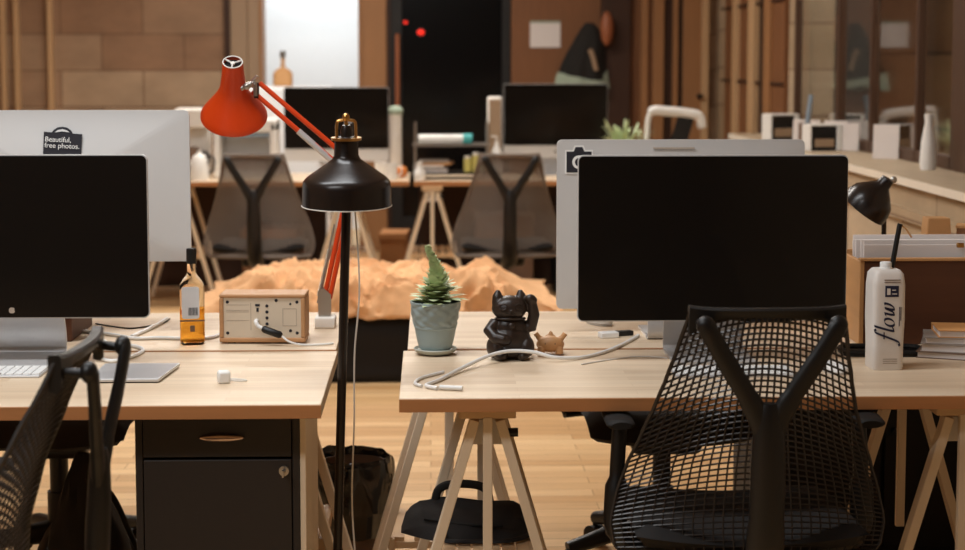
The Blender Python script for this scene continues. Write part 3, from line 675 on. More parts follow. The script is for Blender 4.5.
MB().tube([(0, -.002, .0445), (.005, -.003, .0425), (.044, -.008, .029), (.049, -.009, .0265)], [.0065, .0095, .0095, .006], 14).build('adapter', 'black', t)
MB().tube(spline([(.047, -.0085, .028), (.07, -.015, .012), (.105, -.01, .0035), (.16, 0, .0035), (.178, .01, .0035)], 6), .0028, 8).build('lead', 'white', t)

# keyboards, trackpad, mice
def keyboard(label, loc, rz=0):
    t = thing('keyboard', label, 'keyboard', loc, rz)
    MB().b2((-.14, -.057, 0), (.14, .057, .006)).build('tray', 'alu', t, smooth=False, bev=.002)
    k = MB()
    for r in range(5):
        for c_ in range(14): k.box((-.128 + .0197 * c_, .045 - .0215 * r, .0075), (.0165, .0175, .003))
    k.box((0, -.047, .0075), (.10, .014, .003)); k.build('keys', 'keys', t, smooth=False)
    return t
keyboard('white keyboard in front of the left monitor stand', (-1.035, 3.93, DZ))
keyboard('white keyboard seen through the net of the right chair', (.70, 3.885, DZ))
def mouse(label, loc, rz=0):
    t = thing('mouse', label, 'mouse', loc, rz)
    m = MB().grid(lambda u, v: Vector((.029 * math.cos(2 * PI * u) * math.sin(PI / 2 * v), .054 * math.sin(2 * PI * u) * math.sin(PI / 2 * v), .006 + .017 * max(0, math.cos(PI / 2 * v)) ** .6)), 28, 10, True)
    m.build('shell', 'white', t)
    MB().lathe([(0, 0), (1, 0), (1, .006), (0, .006)], 28, Matrix.Diagonal((.027, .05, 1, 1))).build('base', 'alu', t); return t
mouse('white mouse right of the keyboard behind the right chair', (.945, 3.90, DZ), .1)
mouse('white mouse on the rear desk under the right monitor edge', (.464, 4.63, DZ), .5)
t = thing('tablet', 'flat silver slab lying right of the sideways chair on left desk', 'tablet', (-.685, 3.90, DZ), 0)
MB().prism([(-.085, -.098), (.073, -.098), (.092, .098), (-.085, .098)], .003, .011, Matrix.Rotation(R(90), 4, 'X') @ Matrix.Diagonal((1, 1, -1, 1))).build('body', 'alu', t, smooth=False, bev=.002)
MB().prism([(-.08, -.092), (.068, -.092), (.085, .092), (-.08, .092)], .0, .0032, Matrix.Rotation(R(90), 4, 'X') @ Matrix.Diagonal((1, 1, -1, 1))).build('underside', 'rubber', t, smooth=False)
t = thing('charger', 'small white charger plug with a short lead on the left desk', 'charger', (-.466, 3.80, DZ), R(15))
MB().box((0, 0, .014), (.028, .028, .028)).build('body', 'white', t, bev=.005)
MB().tube(spline([(.012, -.01, .008), (.03, -.016, .006), (.05, -.006, .004), (.04, .016, .003), (.012, .03, .003)], 6), .0022, 6).build('lead', 'whitem', t)
def cable(label, pts, r=.0032, m='white', name='cable', z=DZ):
    P = [(x, y, z + r + (p[0] if p else 0)) for x, y, *p in pts]
    return tag(MB().tube(spline(P, 8), r, 8).build(name, m, None), label, 'cable')
cable('long white cable running past the foot of the amber bottle', [(-.94, 4.52), (-.84, 4.46), (-.77, 4.395), (-.70, 4.40), (-.63, 4.385), (-.575, 4.40), (-.555, 4.45), (-.54, 4.50)], .0048)
cable('white cable looping down beside the sideways chair on left desk', [(-.80, 4.30), (-.745, 4.27), (-.715, 4.20), (-.735, 4.10), (-.765, 4.06), (-.80, 4.10)], .005)
cable('thin dark cable under the left front monitor', [(-.92, 4.66), (-.85, 4.60), (-.80, 4.58), (-.74, 4.66), (-.73, 4.74)], .002, 'rubber')
cable('short thick white cable leaning behind the left front monitor corner', [(-.78, 4.42), (-.765, 4.50), (-.745, 4.62), (-.735, 4.72)], .0055)
cable('thin white lead from cable bunch towards the left monitor stand', [(-.93, 4.56), (-.88, 4.44), (-.84, 4.37), (-.83, 4.33)], .003)

# ================================================================== THINGS ON THE RIGHT DESKS
# potted succulent
t = thing('potted_succulent', 'spire-shaped green succulent in a pale blue-grey pot on saucer', 'potted plant', (.012, 4.165, DZ))
MB().lathe([(0, .001), (.035, .001), (.048, .006), (.054, .014), (.052, .016), (.046, .010), (0, .009)], 44).build('saucer', 'saucer', t)
def potf(u, v):
    a = 2 * PI * u; prof = [(.032, .010), (.038, .016), (.044, .040), (.0485, .066), (.0500, .068), (.0495, .072), (.0525, .085), (.0565, .110), (.0585, .128), (.0585, .132), (.0545, .132), (.051, .120), (.02, .118)]
    k = v * (len(prof) - 1); i = min(int(k), len(prof) - 2); f = k - i
    r = prof[i][0] * (1 - f) + prof[i + 1][0] * f; z = prof[i][1] * (1 - f) + prof[i + 1][1] * f
    if .072 < z < .128 and i < 8: r += .0016 * math.sin(a * 9 + math.sin(z * 230) * 1.5 + z * 60)
    return Vector((1.06 * r * math.cos(a), 1.06 * r * math.sin(a), z))
MB().grid(potf, 90, 60, True).build('pot', 'pot', t)
MB().lathe([(0, .123), (.052, .120)], 30).build('soil', 'soil', t)
random.seed(11); lf = MB()
def leaf(b, base, dirv, up, L, w, curl):
    d = dirv.normalized(); s = d.cross(up).normalized(); n = s.cross(d).normalized(); rows = 7; prev = None
    def P(k, sd, th):
        f = k / rows; wd = w * (math.sin(PI * min(1, f * .78 + .16)) ** .8) * (1 if f < .98 else 0)
        c = base + d * L * f + n * (curl * L * f * f)
        return c + s * wd * sd + n * th * w * .5 * (1 - f) 
    rings = []
    for k in range(rows + 1): rings.append([b.bm.verts.new(P(k, sd, th)) for sd, th in ((-1, 0.25), (0, -.5), (1, .25), (0, .35))])
    for A, B in zip(rings, rings[1:]):
        for i in range(4): b.bm.faces.new((A[i], A[(i + 1) % 4], B[(i + 1) % 4], B[i]))
    b.bm.faces.new(rings[0])
n = 170
stem_pt = lambda f: Vector((.003 - .026 * f + .012 * math.sin(f * 3), 0, .118 + .145 * f))
for k in range(n):
    f = k / n; f2 = f ** 1.2; a = k * 2.39996
    L = (.060 * (1 - f2) ** 1.7 + .016) * random.uniform(.88, 1.12); tilt = .55 + 2.6 * f2
    leaf(lf, stem_pt(f2 * .97), Vector((math.cos(a), math.sin(a), tilt)), Vector((0, 0, 1)), L, .0155 * (1 - .5 * f2) * random.uniform(.85, 1.15), random.uniform(-.55, -.2) if f < .35 else random.uniform(-.3, .05))
lf.build('leaves', 'leaf', t)
MB().tube([stem_pt(k / 8 * .95) for k in range(9)], [.006 - .0005 * k for k in range(9)], 8).build('stem', 'stem', t)

# beckoning cat
t = thing('cat_figurine', 'glossy black beckoning cat figurine with one raised paw', 'figurine', (.193, 4.10, DZ), R(6))
m = MB()
m.ell((0, 0, .045), (.052, .042, .046)); m.ell((0, 0, .022), (.056, .046, .022)); m.ell((0, .003, .078), (.043, .036, .035))
m.ell((-.002, -.006, .124), (.0435, .035, .0315)); m.ell((-.012, -.012, .120), (.026, .028, .022)); m.ell((.010, -.012, .120), (.026, .028, .022))
for s in (-1, 1):
    m.tube([(s * .026 - .002, -.004, .138), (s * .029 - .002, -.003, .155), (s * .027 - .002, -.002, .168)], [.017, .0125, .005], 12)
    m.ell((s * .027, -.036, .013), (.017, .020, .012)); m.ell((s * .037, -.012, .03), (.022, .032, .028))
m.tube([(-.034, -.002, .088), (-.052, -.014, .070), (-.040, -.034, .056), (-.018, -.043, .052)], [.017, .016, .014, .013], 14); m.ell((-.016, -.044, .051), (.013, .010, .011))
m.tube([(.030, 0, .075), (.052, -.006, .078), (.058, -.010, .108), (.052, -.013, .140)], [.016, .016, .0145, .012], 14); m.ell((.048, -.017, .148), (.014, .012, .011)); m.ell((.057, -.018, .144), (.008, .01, .009))
m.ell((0, -.036, .120), (.010, .008, .007)); m.ell((-.002, -.044, .086), (.008, .005, .008))
m.build('body', 'cat', t, mods=(('REMESH', dict(mode='VOXEL', voxel_size=.0022, use_smooth_shade=True)), ('SMOOTH', dict(factor=.5, iterations=5))))
f = MB()
for s in (-1, 1): f.tube(spline([(s * .028 - .002, -.0335, .127), (s * .021 - .002, -.039, .1245), (s * .012 - .002, -.0415, .1285)], 5), [.0014] * 5 + [.0022] * 5 + [.0014], 8); f.tube(spline([(s * .028 - .002, -.0325, .134), (s * .018 - .002, -.0375, .138), (s * .009 - .002, -.040, .135)], 5), .0011, 6)
f.ell((-.002, -.0445, .1225), (.0035, .002, .0022))
for s in (-1, 1): f.tube(spline([(-.002, -.0435, .119), (s * .006 - .002, -.042, .1155), (s * .013 - .002, -.039, .1165)], 4), .0009, 6)
f.build('face', 'cat', t)
MB().tube([(.0 + .036 * math.cos(2 * PI * k / 36), -.003 + .034 * math.sin(2 * PI * k / 36), .098 - .004 * math.sin(2 * PI * k / 36 + PI) * -1) for k in range(36)], .003, 8, closed=True).build('collar', 'cat', t)

# little brown figurine
t = thing('animal_figurine', 'tiny brown resin animal figurine with two raised ears beside the cat', 'figurine', (.296, 4.15, DZ), R(-5))
m = MB()
m.ell((0, 0, .025), (.035, .029, .019)); m.ell((0, -.012, .031), (.031, .020, .017)); m.ell((0, .002, .040), (.015, .014, .011)); m.tube([(0, 0, .046), (.001, 0, .054), (0, 0, .059)], [.008, .005, .001], 10)
for s in (-1, 1):
    m.tube([(s * .020, -.005, .034), (s * .030, -.005, .044), (s * .037, -.004, .053)], [.010, .0065, .0065], 10)
    for yy in (-.016, .016): m.tube([(s * .021, yy, .022), (s * .023, yy - .002, .004)], [.010, .0095], 12)
m.build('body', 'bronze', t, mods=(('REMESH', dict(mode='VOXEL', voxel_size=.0013, use_smooth_shade=True)), ('SMOOTH', dict(factor=.5, iterations=3))))
f = MB()
for s in (-1, 1): f.ell((s * .011, -.0285, .031), (.003, .002, .0035))
f.build('eyes', 'book_brown', t)

cable('long white cable curving across the right desk in front of the cat', [(.015, 3.70), (-.01, 3.735), (.02, 3.80, .0), (.07, 3.915, .004), (.135, 4.01, .016), (.19, 4.045, .022), (.25, 4.05, .018), (.30, 4.045, .006), (.37, 4.08), (.44, 4.17), (.50, 4.29), (.545, 4.40)], .0046)
cable('short white lead with connector at the right desk corner', [(-.02, 3.73), (-.035, 3.765), (-.02, 3.83), (.03, 3.90)], .0038)
tag(MB().tube([(.02, 3.705, DZ + .006), (.07, 3.69, DZ + .006)], .0055, 10).build('cable_plug', 'white', None), 'white cable plug lying near the right desk front corner', 'plug')
cable('thin white cable from the right monitor foot along the desk', [(.36, 4.00), (.42, 4.05), (.50, 4.10), (.56, 4.09), (.575, 4.07)], .0018, 'whitem')
t = thing('usb_adapter', 'small white and black adapter behind the right front monitor', 'adapter', (.485, 4.40, DZ), R(15))
MB().box((-.02, 0, .008), (.05, .03, .016)).build('body', 'white', t, bev=.003); MB().box((.03, .02, .007), (.05, .022, .012)).build('dongle', 'black', t, bev=.002)

# water carton with straw
t = thing('water_carton', 'white water carton with dark lettering on the right desk', 'carton', (1.072, 3.945, DZ), R(2))
cart = sq([(.036, 0, 1), (.0375, .003, 1), (.0375, .06, 1), (.0395, .12, 1), (.0390, .20, 1), (.036, .226, 1), (.029, .235, .9), (.026, .2365, .9)], 48, 7)
cart.build('body', 'carton', t)
MB().lathe([(.015, .235), (.015, .239), (.0135, .240), (.0135, .250), (.012, .252), (0, .252)], 28).build('cap', 'white', t)
fl = MB(); SC = .0475
def stroke(pts, n=8, nib=(.058, .016)):
    P = spline([(x + .26 * y, y, 0) for x, y in pts], n); rows = []
    for p in P:
        q = []
        for sg in (-1, 1):
            for dd in (-.0404, -.0388): q.append(fl.bm.verts.new((.011 - (p.y + sg * nib[1]) * SC, dd, .062 + (p.x + sg * nib[0]) * SC)))
        rows.append((q[0], q[1], q[3], q[2]))
    for A, B in zip(rows, rows[1:]):
        for k in range(4): fl.bm.faces.new((A[k], A[(k + 1) % 4], B[(k + 1) % 4], B[k]))
    fl.bm.faces.new(rows[0]); fl.bm.faces.new(rows[-1][::-1])
stroke([(.50, .90), (.43, 1.0), (.34, .90), (.28, .45), (.20, -.15), (.10, -.30), (.0, -.22)]); stroke([(.13, .50), (.48, .50)], 2, (.01, .022))
stroke([(.66, 1.0), (.64, .50), (.64, .12), (.70, .0), (.80, .10)])
stroke([(1.03 + .17 * math.cos(2 * PI * k / 12), .25 + .26 * math.sin(2 * PI * k / 12)) for k in range(13)], 3)
stroke([(1.34, .42), (1.42, .50), (1.43, .18), (1.50, .0), (1.60, .12), (1.68, .50), (1.69, .15), (1.77, .0), (1.90, .18), (1.92, .46), (1.86, .52)], 6)
fl.build('carton_lettering', 'navy', t, smooth=False)
MB().b2((.022, -.0404, .105), (.0232, -.0385, .150)).b2((.0255, -.0404, .118), (.0267, -.0385, .150)).build('side_print', 'navy', t, smooth=False)
MB().b2((-.012, -.0402, .174), (.020, -.0385, .200)).build('carton_badge', 'navy', t, smooth=False)
MB().b2((-.008, -.0407, .179), (.0, -.0400, .194)).b2((.004, -.0407, .180), (.016, -.0400, .182)).b2((.004, -.0407, .189), (.013, -.0400, .191)).build('badge_mark', 'carton', t, smooth=False)
for z in (.213, .207): MB().b2((-.014, -.0392, z), (.024, -.0368, z + .0014)).build('fine_print', 'book_brown', t, smooth=False)
for z in (.026, .021, .016): MB().b2((-.014, -.0386, z), (.020, -.0374, z + .0014)).build('fine_print', 'greyprint', t, smooth=False)
t = thing('drinking_straw', 'black bent drinking straw rising behind the white carton cap', 'straw', (1.090, 3.958, DZ + .2365))
MB().tube([(0, 0, -.0), (.016, 0, .098), (.018, 0, .104)], .0062, 12).build('tube', 'black', t)
MB().tube([(.018, 0, .102), (.03, -.004, .093), (.044, -.006, .072)], .0022, 8).build('tip', 'tan', t)

# crate with papers, books, pen tray
t = thing('wooden_crate', 'open wooden crate with dark front standing at the right desk end', 'crate', (1.30, 4.40, DZ))
MB().b2((-.195, -.135, 0), (.22, -.123, .215)).build('front_panel', 'crate', t, smooth=False, bev=.002)
MB().b2((-.207, -.135, 0), (-.195, .14, .215)).build('side_panel', 'crate_l', t, smooth=False, bev=.002); MB().b2((.22, -.135, 0), (.232, .14, .215)).build('side_panel', 'crate_l', t, smooth=False, bev=.002)
MB().b2((-.195, .128, 0), (.22, .14, .215)).build('rear_panel', 'crate_l', t, smooth=False); MB().b2((-.195, -.123, 0), (.22, .128, .01)).build('bottom', 'crate_l', t, smooth=False)
MB().b2((-.207, -.138, .215), (.232, -.116, .222)).build('top_rail', 'crate_l', t, smooth=False, bev=.001)
for k in range(6):
    tag(MB().box((0, 0, .1215), (.38 - .01 * (k % 3), .006, .236 + .006 * ((k * 7) % 4)), (R(-4), 0, 0)).build('paper_folder', 'paper', None, smooth=False, bev=.001, loc=(1.305 + .004 * (k % 2), 4.312 + .033 * k, DZ + .0115)),
        'white paper folders standing upright inside the wooden crate', 'folder', 'white folders in the crate')
t = thing('clip', 'small brass clip on the white folders in the crate', 'clip', (1.36, 4.300, DZ + .247)); MB().box((0, 0, .004), (.018, .012, .012)).build('body', 'brass', t, bev=.002)
z = DZ; random.seed(3)
for k, (m_, h_, w_, lab) in enumerate((('book_brown', .016, .17, 'grey-brown book lowest in the stack at the right desk end'), ('book_grey', .020, .165, 'pale grey book second from the bottom of the right stack'), ('book_grey', .016, .16, 'grey book just under the orange one in the right stack'), ('book_orange', .018, .13, 'orange-tan book on top of the stack at right'))):
    t = thing('book', lab, 'book', (1.29 + (.02 if k == 3 else .004 * k), 4.10 + .004 * k, z), R(-24 + 5 * k), 'stacked books by the crate')
    MB().b2((-w_ / 2, -.065, 0), (w_ / 2, .065, .002)).b2((-w_ / 2, -.065, h_ - .002), (w_ / 2, .065, h_)).b2((-w_ / 2, .062, 0), (w_ / 2, .065, h_)).build('cover', m_, t, smooth=False)
    MB().b2((-w_ / 2 + .004, -.061, .002), (w_ / 2 - .004, .062, h_ - .002)).build('pages', 'paper', t, smooth=False); z += h_
t = thing('pen_tray', 'flat black tray lying behind the white carton', 'tray', (1.12, 4.14, DZ), R(-3))
b = MB(); b.prism(rrect(.21, .11, .03, 6), 0, .005, Matrix.Rotation(R(90), 4, 'X') @ Matrix.Diagonal((1, 1, -1, 1)))
b.build('plate', 'black', t, smooth=False)
MB().tube([(x, y_, .009) for x, y_ in rrect(.20, .10, .03, 6)], .007, 8, closed=True).build('rim', 'blackm', t)
t = thing('table_lamp', 'small tan shaded lamp behind the crate against the stone wall', 'lamp', (1.42, 4.71, DZ))
MB().lathe([(0, 0), (.04, 0), (.04, .01), (.008, .016), (.008, .2), (0, .2)], 24).build('base', 'brass', t); MB().prism([(-.038, .19), (.038, .19), (.031, .285), (-.031, .285)], -.03, .03).build('lamp_shade', 'tan', t, smooth=False, bev=.003)
t = thing('cardboard_box', 'small brown box beside the tan lamp behind the crate', 'box', (1.53, 4.72, DZ), R(-20)); MB().b2((-.045, -.04, 0), (.045, .04, .255)).build('body', 'brownbox', t, smooth=False, bev=.002); MB().b2((-.047, -.042, .255), (.047, .042, .262)).build('lid', 'tan', t, smooth=False)
t = thing('mug', 'white mug on the rear desk under the black lamp', 'mug', (1.17, 4.76, DZ)); MB().lathe([(0, 0), (.036, 0), (.038, .09), (.035, .09), (.033, .006), (0, .006)], 30).build('cup', 'white', t); MB().tube(spline([(.037, 0, .075), (.06, 0, .07), (.06, 0, .03), (.037, 0, .02)], 5), .005, 8).build('handle', 'white', t)

# ================================================================== FLOOR CUSHION WITH BLANKET
def cush(u, v):
    a = 2 * PI * u; e = 4; c_, s_ = math.cos(a), math.sin(a); f = (abs(c_) ** e + abs(s_) ** e) ** (-1 / e)
    prof = [(.0, 0.0), (.93, 0.0), (.985, .03), (1.0, .12), (.995, .22), (.95, .295), (.80, .32), (.45, .33), (0, .33)]
    k = v * (len(prof) - 1); i = min(int(k), len(prof) - 2); g = k - i; g2 = g
    r = prof[i][0] * (1 - g2) + prof[i + 1][0] * g2; z = prof[i][1] * (1 - g2) + prof[i + 1][1] * g2
    nn = noise.noise(Vector((c_ * f * 2.2 * r, s_ * f * 1.6 * r, z * 5)))
    return Vector((.86 * f * c_ * r * (1 + .02 * nn), .46 * f * s_ * r * (1 + .03 * nn), max(0, z + (.02 * nn if z > .1 else 0))))
tag(MB().grid(cush, 72, 40, True).build('floor_cushion', 'bean', None, loc=(-.22, 8.08, 0)), 'low black floor cushion in the aisle under the orange blanket', 'cushion')
def blk(u, v):
    x = (u - .5) * 1.66; hang = .16
    yy = max(0.0, (v - hang) / (1 - hang)); y = -.46 + yy * .90
    fz = 0 if v >= hang else (hang - v) / hang
    P = Vector((x * 2.1 + .3, (y - fz * .25) * 2.6, 0)); w = Vector((noise.noise(P * 1.7 + Vector((7, 1, 3))), noise.noise(P * 1.5 + Vector((2, 9, 1))), 0)) * .8
    r1 = 1 - abs(noise.noise(P * 1.3 + w)) * 2.2; r2 = 1 - abs(noise.noise(P * 3.3 + w * 1.8 + Vector((4, 4, 0)))) * 2.4; r3 = 1 - abs(noise.noise(P * 7.5 + w * 3)) * 2.4
    e = min(u, 1 - u) * 5; e2 = min(1.15 - v, .2 + v * 3) * 2.2; k = min(1, e) * min(1, e2); k = k * k * (3 - 2 * k)
    z = .352 + k * (.045 + .06 * max(0, r1) + .045 * max(0, r2) + .022 * max(0, r3))
    low = .07 + .07 * noise.noise(Vector((x * 2.3, 3, 1)))
    z -= fz ** 1.6 * (low + .02); y -= math.sin(fz * PI / 2) * (.035 + .03 * max(0, r2) + .015 * r3)
    return Vector((x + .05 * noise.noise(Vector((x * 3, y * 3, 1))), y + .03 * noise.noise(Vector((x * 3, y * 3, 5))), z))
b = MB().grid(blk, 170, 96)
tag(b.build('blanket', 'blanket', None, loc=(-.25, 8.09, 0), mods=(('SOLIDIFY', dict(thickness=.01, offset=-1)),)), 'crumpled orange blanket heaped on the black floor cushion', 'blanket')

# ================================================================== FAR BENCHES
make_display('far monitor with black screen on the left bench, right of the red lamp', (-.58, 10.58, DZ), 0, .648, .46, .09, .075)
make_display('far monitor with black screen on the right bench beside the pale panel', (.782, 10.58, DZ), 0, .648, .46, .11, .075)
t = thing('speaker', 'tall pale loudspeaker left of the far right monitor', 'speaker', (.405, 10.66, DZ)); MB().b2((-.045, -.06, 0), (.045, .06, .49)).build('body', 'whitem', t, bev=.012)
MB().b2((-.036, -.064, .02), (.036, -.058, .47)).build('grille', 'jamb', t, smooth=False, bev=.002)
# printer and kitchen bits behind the left grey chair
t = thing('printer', 'white printer with a blue-grey tray behind the left grey chair', 'printer', (-1.125, 10.48, DZ))
MB().b2((-.19, -.13, 0), (.19, .16, .05)).b2((-.19, -.13, .05), (-.15, .16, .34)).b2((.15, -.13, .05), (.19, .16, .34)).b2((-.19, -.13, .28), (.19, .16, .36)).b2((-.15, .1, .05), (.15, .16, .28)).build('body', 'white', t, bev=.012)
MB().b2((-.15, -.11, .25), (.15, .09, .277)).build('paper_tray', 'bluegrey', t, smooth=False, bev=.003); MB().b2((-.12, -.10, .054), (.12, .09, .075)).build('paper_stack', 'paper', t, smooth=False)
t = thing('coffee_machine', 'pale coffee machine at the left end of the far bench', 'coffee machine', (-1.47, 10.60, DZ))
MB().b2((-.10, -.10, 0), (.10, .12, .05)).b2((-.10, .02, .05), (.10, .12, .40)).b2((-.10, -.10, .30), (.10, .12, .42)).build('body', 'whitem', t, bev=.012)
MB().lathe([(0, .055), (.06, .055), (.066, .12), (.045, .17), (.045, .18), (0, .18)], 28, Matrix.Translation((0, -.05, 0))).build('jug', 'book_brown', t); MB().tube(spline([(.06, -.05, .15), (.10, -.06, .14), (.10, -.06, .09), (.064, -.05, .08)], 5), .008, 8).build('jug_handle', 'black', t)
t = thing('kettle', 'small white kettle between the silver monitor and coffee machine', 'kettle', (-1.385, 10.24, DZ)); MB().lathe([(0, 0), (.055, 0), (.06, .03), (.045, .13), (.03, .15), (.012, .16), (.012, .175), (0, .178)], 28).build('body', 'white', t); MB().tube(spline([(.04, 0, .14), (.085, 0, .13), (.08, 0, .06), (.055, 0, .04)], 5), .007, 8).build('handle', 'black', t); MB().tube([(-.05, 0, .09), (-.085, 0, .14)], [.014, .008], 10).build('spout', 'white', t)
# white fridge in the pantry door, bottle on top
t = thing('fridge', 'low white fridge standing before the bright pantry doorway', 'fridge', (-1.0, 12.2, 0)); MB().b2((-.31, -.28, .03), (.31, .3, 1.27)).build('body', 'white_wall', t, bev=.015); MB().b2((-.305, -.31, .05), (.305, -.283, 1.26)).build('door', 'white_wall', t, bev=.012); MB().tube(spline([(.24, -.31, .75), (.24, -.34, .77), (.24, -.34, 1.08), (.24, -.31, 1.10)], 4), .01, 8).build('handle', 'steel', t); MB().b2((-.3, -.27, 0), (.3, .28, .03)).build('plinth', 'black', t, smooth=False)
t = thing('decanter', 'squat decanter of amber liquor against the white doorway', 'bottle', (-1.043, 12.15, 1.27)); sq([(.06, 0, 1), (.068, .006, 1), (.068, .09, 1), (.05, .115, .6), (.016, .135, 0), (.014, .20, 0)]).build('glass_body', 'tan', t); MB().lathe([(0, .2), (.02, .2), (.022, .25), (0, .255)], 20).build('stopper', 'steel', t)
t = thing('cup_stack', 'stack of pale paper cups left of the dark glazed door', 'cups', (-.215, 10.62, DZ)); b = MB()
for k in range(9): b.lathe([(0, .035 * k), (.030, .035 * k), (.040, .035 * k + .10), (.037, .035 * k + .10)], 24)
b.build('stack', 'whitem', t); MB().ell((0, 0, .40), (.05, .05, .035)).build('lid', 'mint', t)
# cups
for x, lab in ((-.235, 'white cup on the far bench right of the far left monitor'), (-.30, 'white cup half hidden behind the other far cup')):
    t = thing('cup', lab, 'cup', (x, 10.22 + (x + .235) * -2, DZ), 0, 'white cups on the far bench'); MB().lathe([(0, 0), (.034, 0), (.04, .10), (.037, .10), (.031, .006), (0, .006)], 26).build('body', 'white', t); MB().tube(spline([(.037, 0, .08), (.062, 0, .075), (.06, 0, .035), (.035, 0, .025)], 5), .005, 8).build('handle', 'white', t)
tag(MB().ell((0, 0, .036), (.038, .038, .036)).build('orange', 'orange', None, loc=(-.175, 10.42, DZ)), 'orange fruit on the far bench beside the white cups', 'fruit')
t = thing('spray_bottle', 'small white bottle at the front edge between the far benches', 'bottle', (-.062, 10.17, DZ)); MB().lathe([(0, 0), (.03, 0), (.034, .01), (.034, .05), (.016, .075), (.014, .09), (0, .09)], 24).build('body', 'white', t); MB().lathe([(0, .088), (.016, .088), (.014, .11), (0, .112)], 18).build('cap', 'whitem', t)
# wire rack with papers and bottles
t = thing('wire_rack', 'two-tier metal rack full of papers on the far right bench', 'rack', (.13, 10.34, DZ))
for x in (-.22, .22):
    for yy in (-.12, .12): MB().tube([(x, yy, 0), (x, yy, .34)], .007, 8).build('post', 'steel', t)
for z in (.03, .20): MB().b2((-.235, -.13, z), (.235, .13, z + .012)).build('shelf', 'dark' if z < .1 else 'steel', t, smooth=False)
random.seed(9)
for k in range(5):
    tag(MB().b2((-.09, -.1, 0), (.09, .1, .014)).build('paper_pile', ('paper', 'book_grey', 'paper', 'tan', 'book_grey')[k], None, smooth=False, loc=(.02 + random.uniform(-.03, .03), 10.34, DZ + .0425 + .0145 * k), rot=(0, 0, random.uniform(-.15, .15))), ('white paper pile lowest on the bottom tier of the far rack', 'grey folder second from the bottom in the far rack', 'white paper pile in the middle of the rack stack', 'tan folder second from the top in the far rack stack', 'grey folder topping the stack on the lower rack tier')[k], 'papers', 'papers in the far rack')
t = thing('poster_tube', 'white rolled tube with a teal cap on the far rack', 'tube', (.10, 10.28, DZ + .212)); MB().cyl((-.17, 0, .03), (.10, 0, .03), .028).build('tube', 'white', t); MB().cyl((.10, 0, .03), (.155, 0, .03), .032).build('cap', 'teal', t)
tag(MB().ell((0, 0, .025), (.05, .035, .025)).build('sponge', 'yellow', None, loc=(-.02, 10.38, DZ + .212)), 'yellow sponge behind the white tube on the far rack', 'sponge')
for k, (x, h_, m_, lab) in enumerate(((.225, .10, 'yellow', 'yellow-green jar at the left of three in the far rack'), (.275, .12, 'yellow', 'yellow-green jar with pale lid, middle of three in rack'), (.322, .08, 'mint', 'pale green jar at the right of three in the far rack'))):
    t = thing('jar', lab, 'jar', (x - .0, 10.255 + .0, DZ + .042) if x < .34 else (x, 10.2, DZ), 0, 'jars in the far rack'); MB().lathe([(0, 0), (.022, 0), (.023, h_ * .75), (.018, h_ * .85), (0, h_ * .85)], 20).build('body', m_, t); MB().cyl((0, 0, h_ * .85), (0, 0, h_), .019).build('lid', 'white', t)
t = thing('soap_bottle', 'white pump bottle beside the pale loudspeaker', 'bottle', (.41, 10.42, DZ)); MB().lathe([(0, 0), (.035, 0), (.035, .16), (.014, .19), (.012, .22), (0, .22)], 24).build('body', 'white', t); MB().tube([(0, 0, .22), (0, 0, .25), (-.035, -.01, .252)], .006, 8).build('pump', 'whitem', t)
# plant and white-topped stand at the right of the far bench
t = thing('potted_plant', 'blurred leafy plant in pale pot right of the far right monitor', 'potted plant', (1.175, 10.36, DZ)); MB().lathe([(0, 0), (.06, 0), (.085, .18), (.08, .18), (.07, .16), (0, .16)], 30).build('pot', 'mint', t)
random.seed(6); lf = MB()
for k in range(46):
    a = random.uniform(0, 2 * PI); leaf(lf, Vector((random.uniform(-.03, .03), random.uniform(-.03, .03), .16)), Vector((math.cos(a), math.sin(a), random.uniform(.5, 2.6))), Vector((0, 0, 1)), random.uniform(.12, .24), random.uniform(.012, .022), random.uniform(-.5, .1))
lf.build('leaves', 'leaf', t)
t = thing('laptop_stand', 'white curved-top stand holding a dark board near far plant', 'stand', (1.49, 10.34, DZ + .001))
MB().tube(spline([(-.16, 0, .006), (-.165, 0, .28), (-.14, 0, .40), (-.04, 0, .405), (.10, 0, .39), (.155, 0, .37), (.17, 0, .30)], 6), [.016] * 12 + [.03] * 18 + [.028] * 6 + [.02], 12, flat=.8).build('frame', 'white', t); MB().box((.02, .0, .19), (.10, .02, .385), (0, R(16), 0)).build('board', 'dark', t, bev=.004)
# storage under far benches
for k, (x, y_, s, m_, lab) in enumerate(((-.98, 10.62, (.34, .3, .42), 'brownbox', 'brown box under the far left bench behind the grey chair'), (-.235, 11.1, (.17, .3, .34), 'wicker', 'wicker basket under the far left bench behind the lamp pole'), (.46, 10.62, (.36, .3, .50), 'book_brown', 'dark brown chest under the far right bench'), (1.0, 10.62, (.45, .3, .45), 'dark', 'black storage box under the far right bench'), (-1.20, 11.1, (.22, .3, .40), 'crate', 'reddish brown box under the far bench behind the left trestle'))):
    t = thing('storage_box', lab, 'box', (x, y_, 0), R(3 * (k - 2))); MB().b2((-s[0] / 2, -s[1] / 2, 0), (s[0] / 2, s[1] / 2, s[2] * .86)).build('body', m_, t, bev=.008); MB().b2((-s[0] / 2 - .006, -s[1] / 2 - .006, s[2] * .86), (s[0] / 2 + .006, s[1] / 2 + .006, s[2])).build('lid', m_, t, bev=.006)
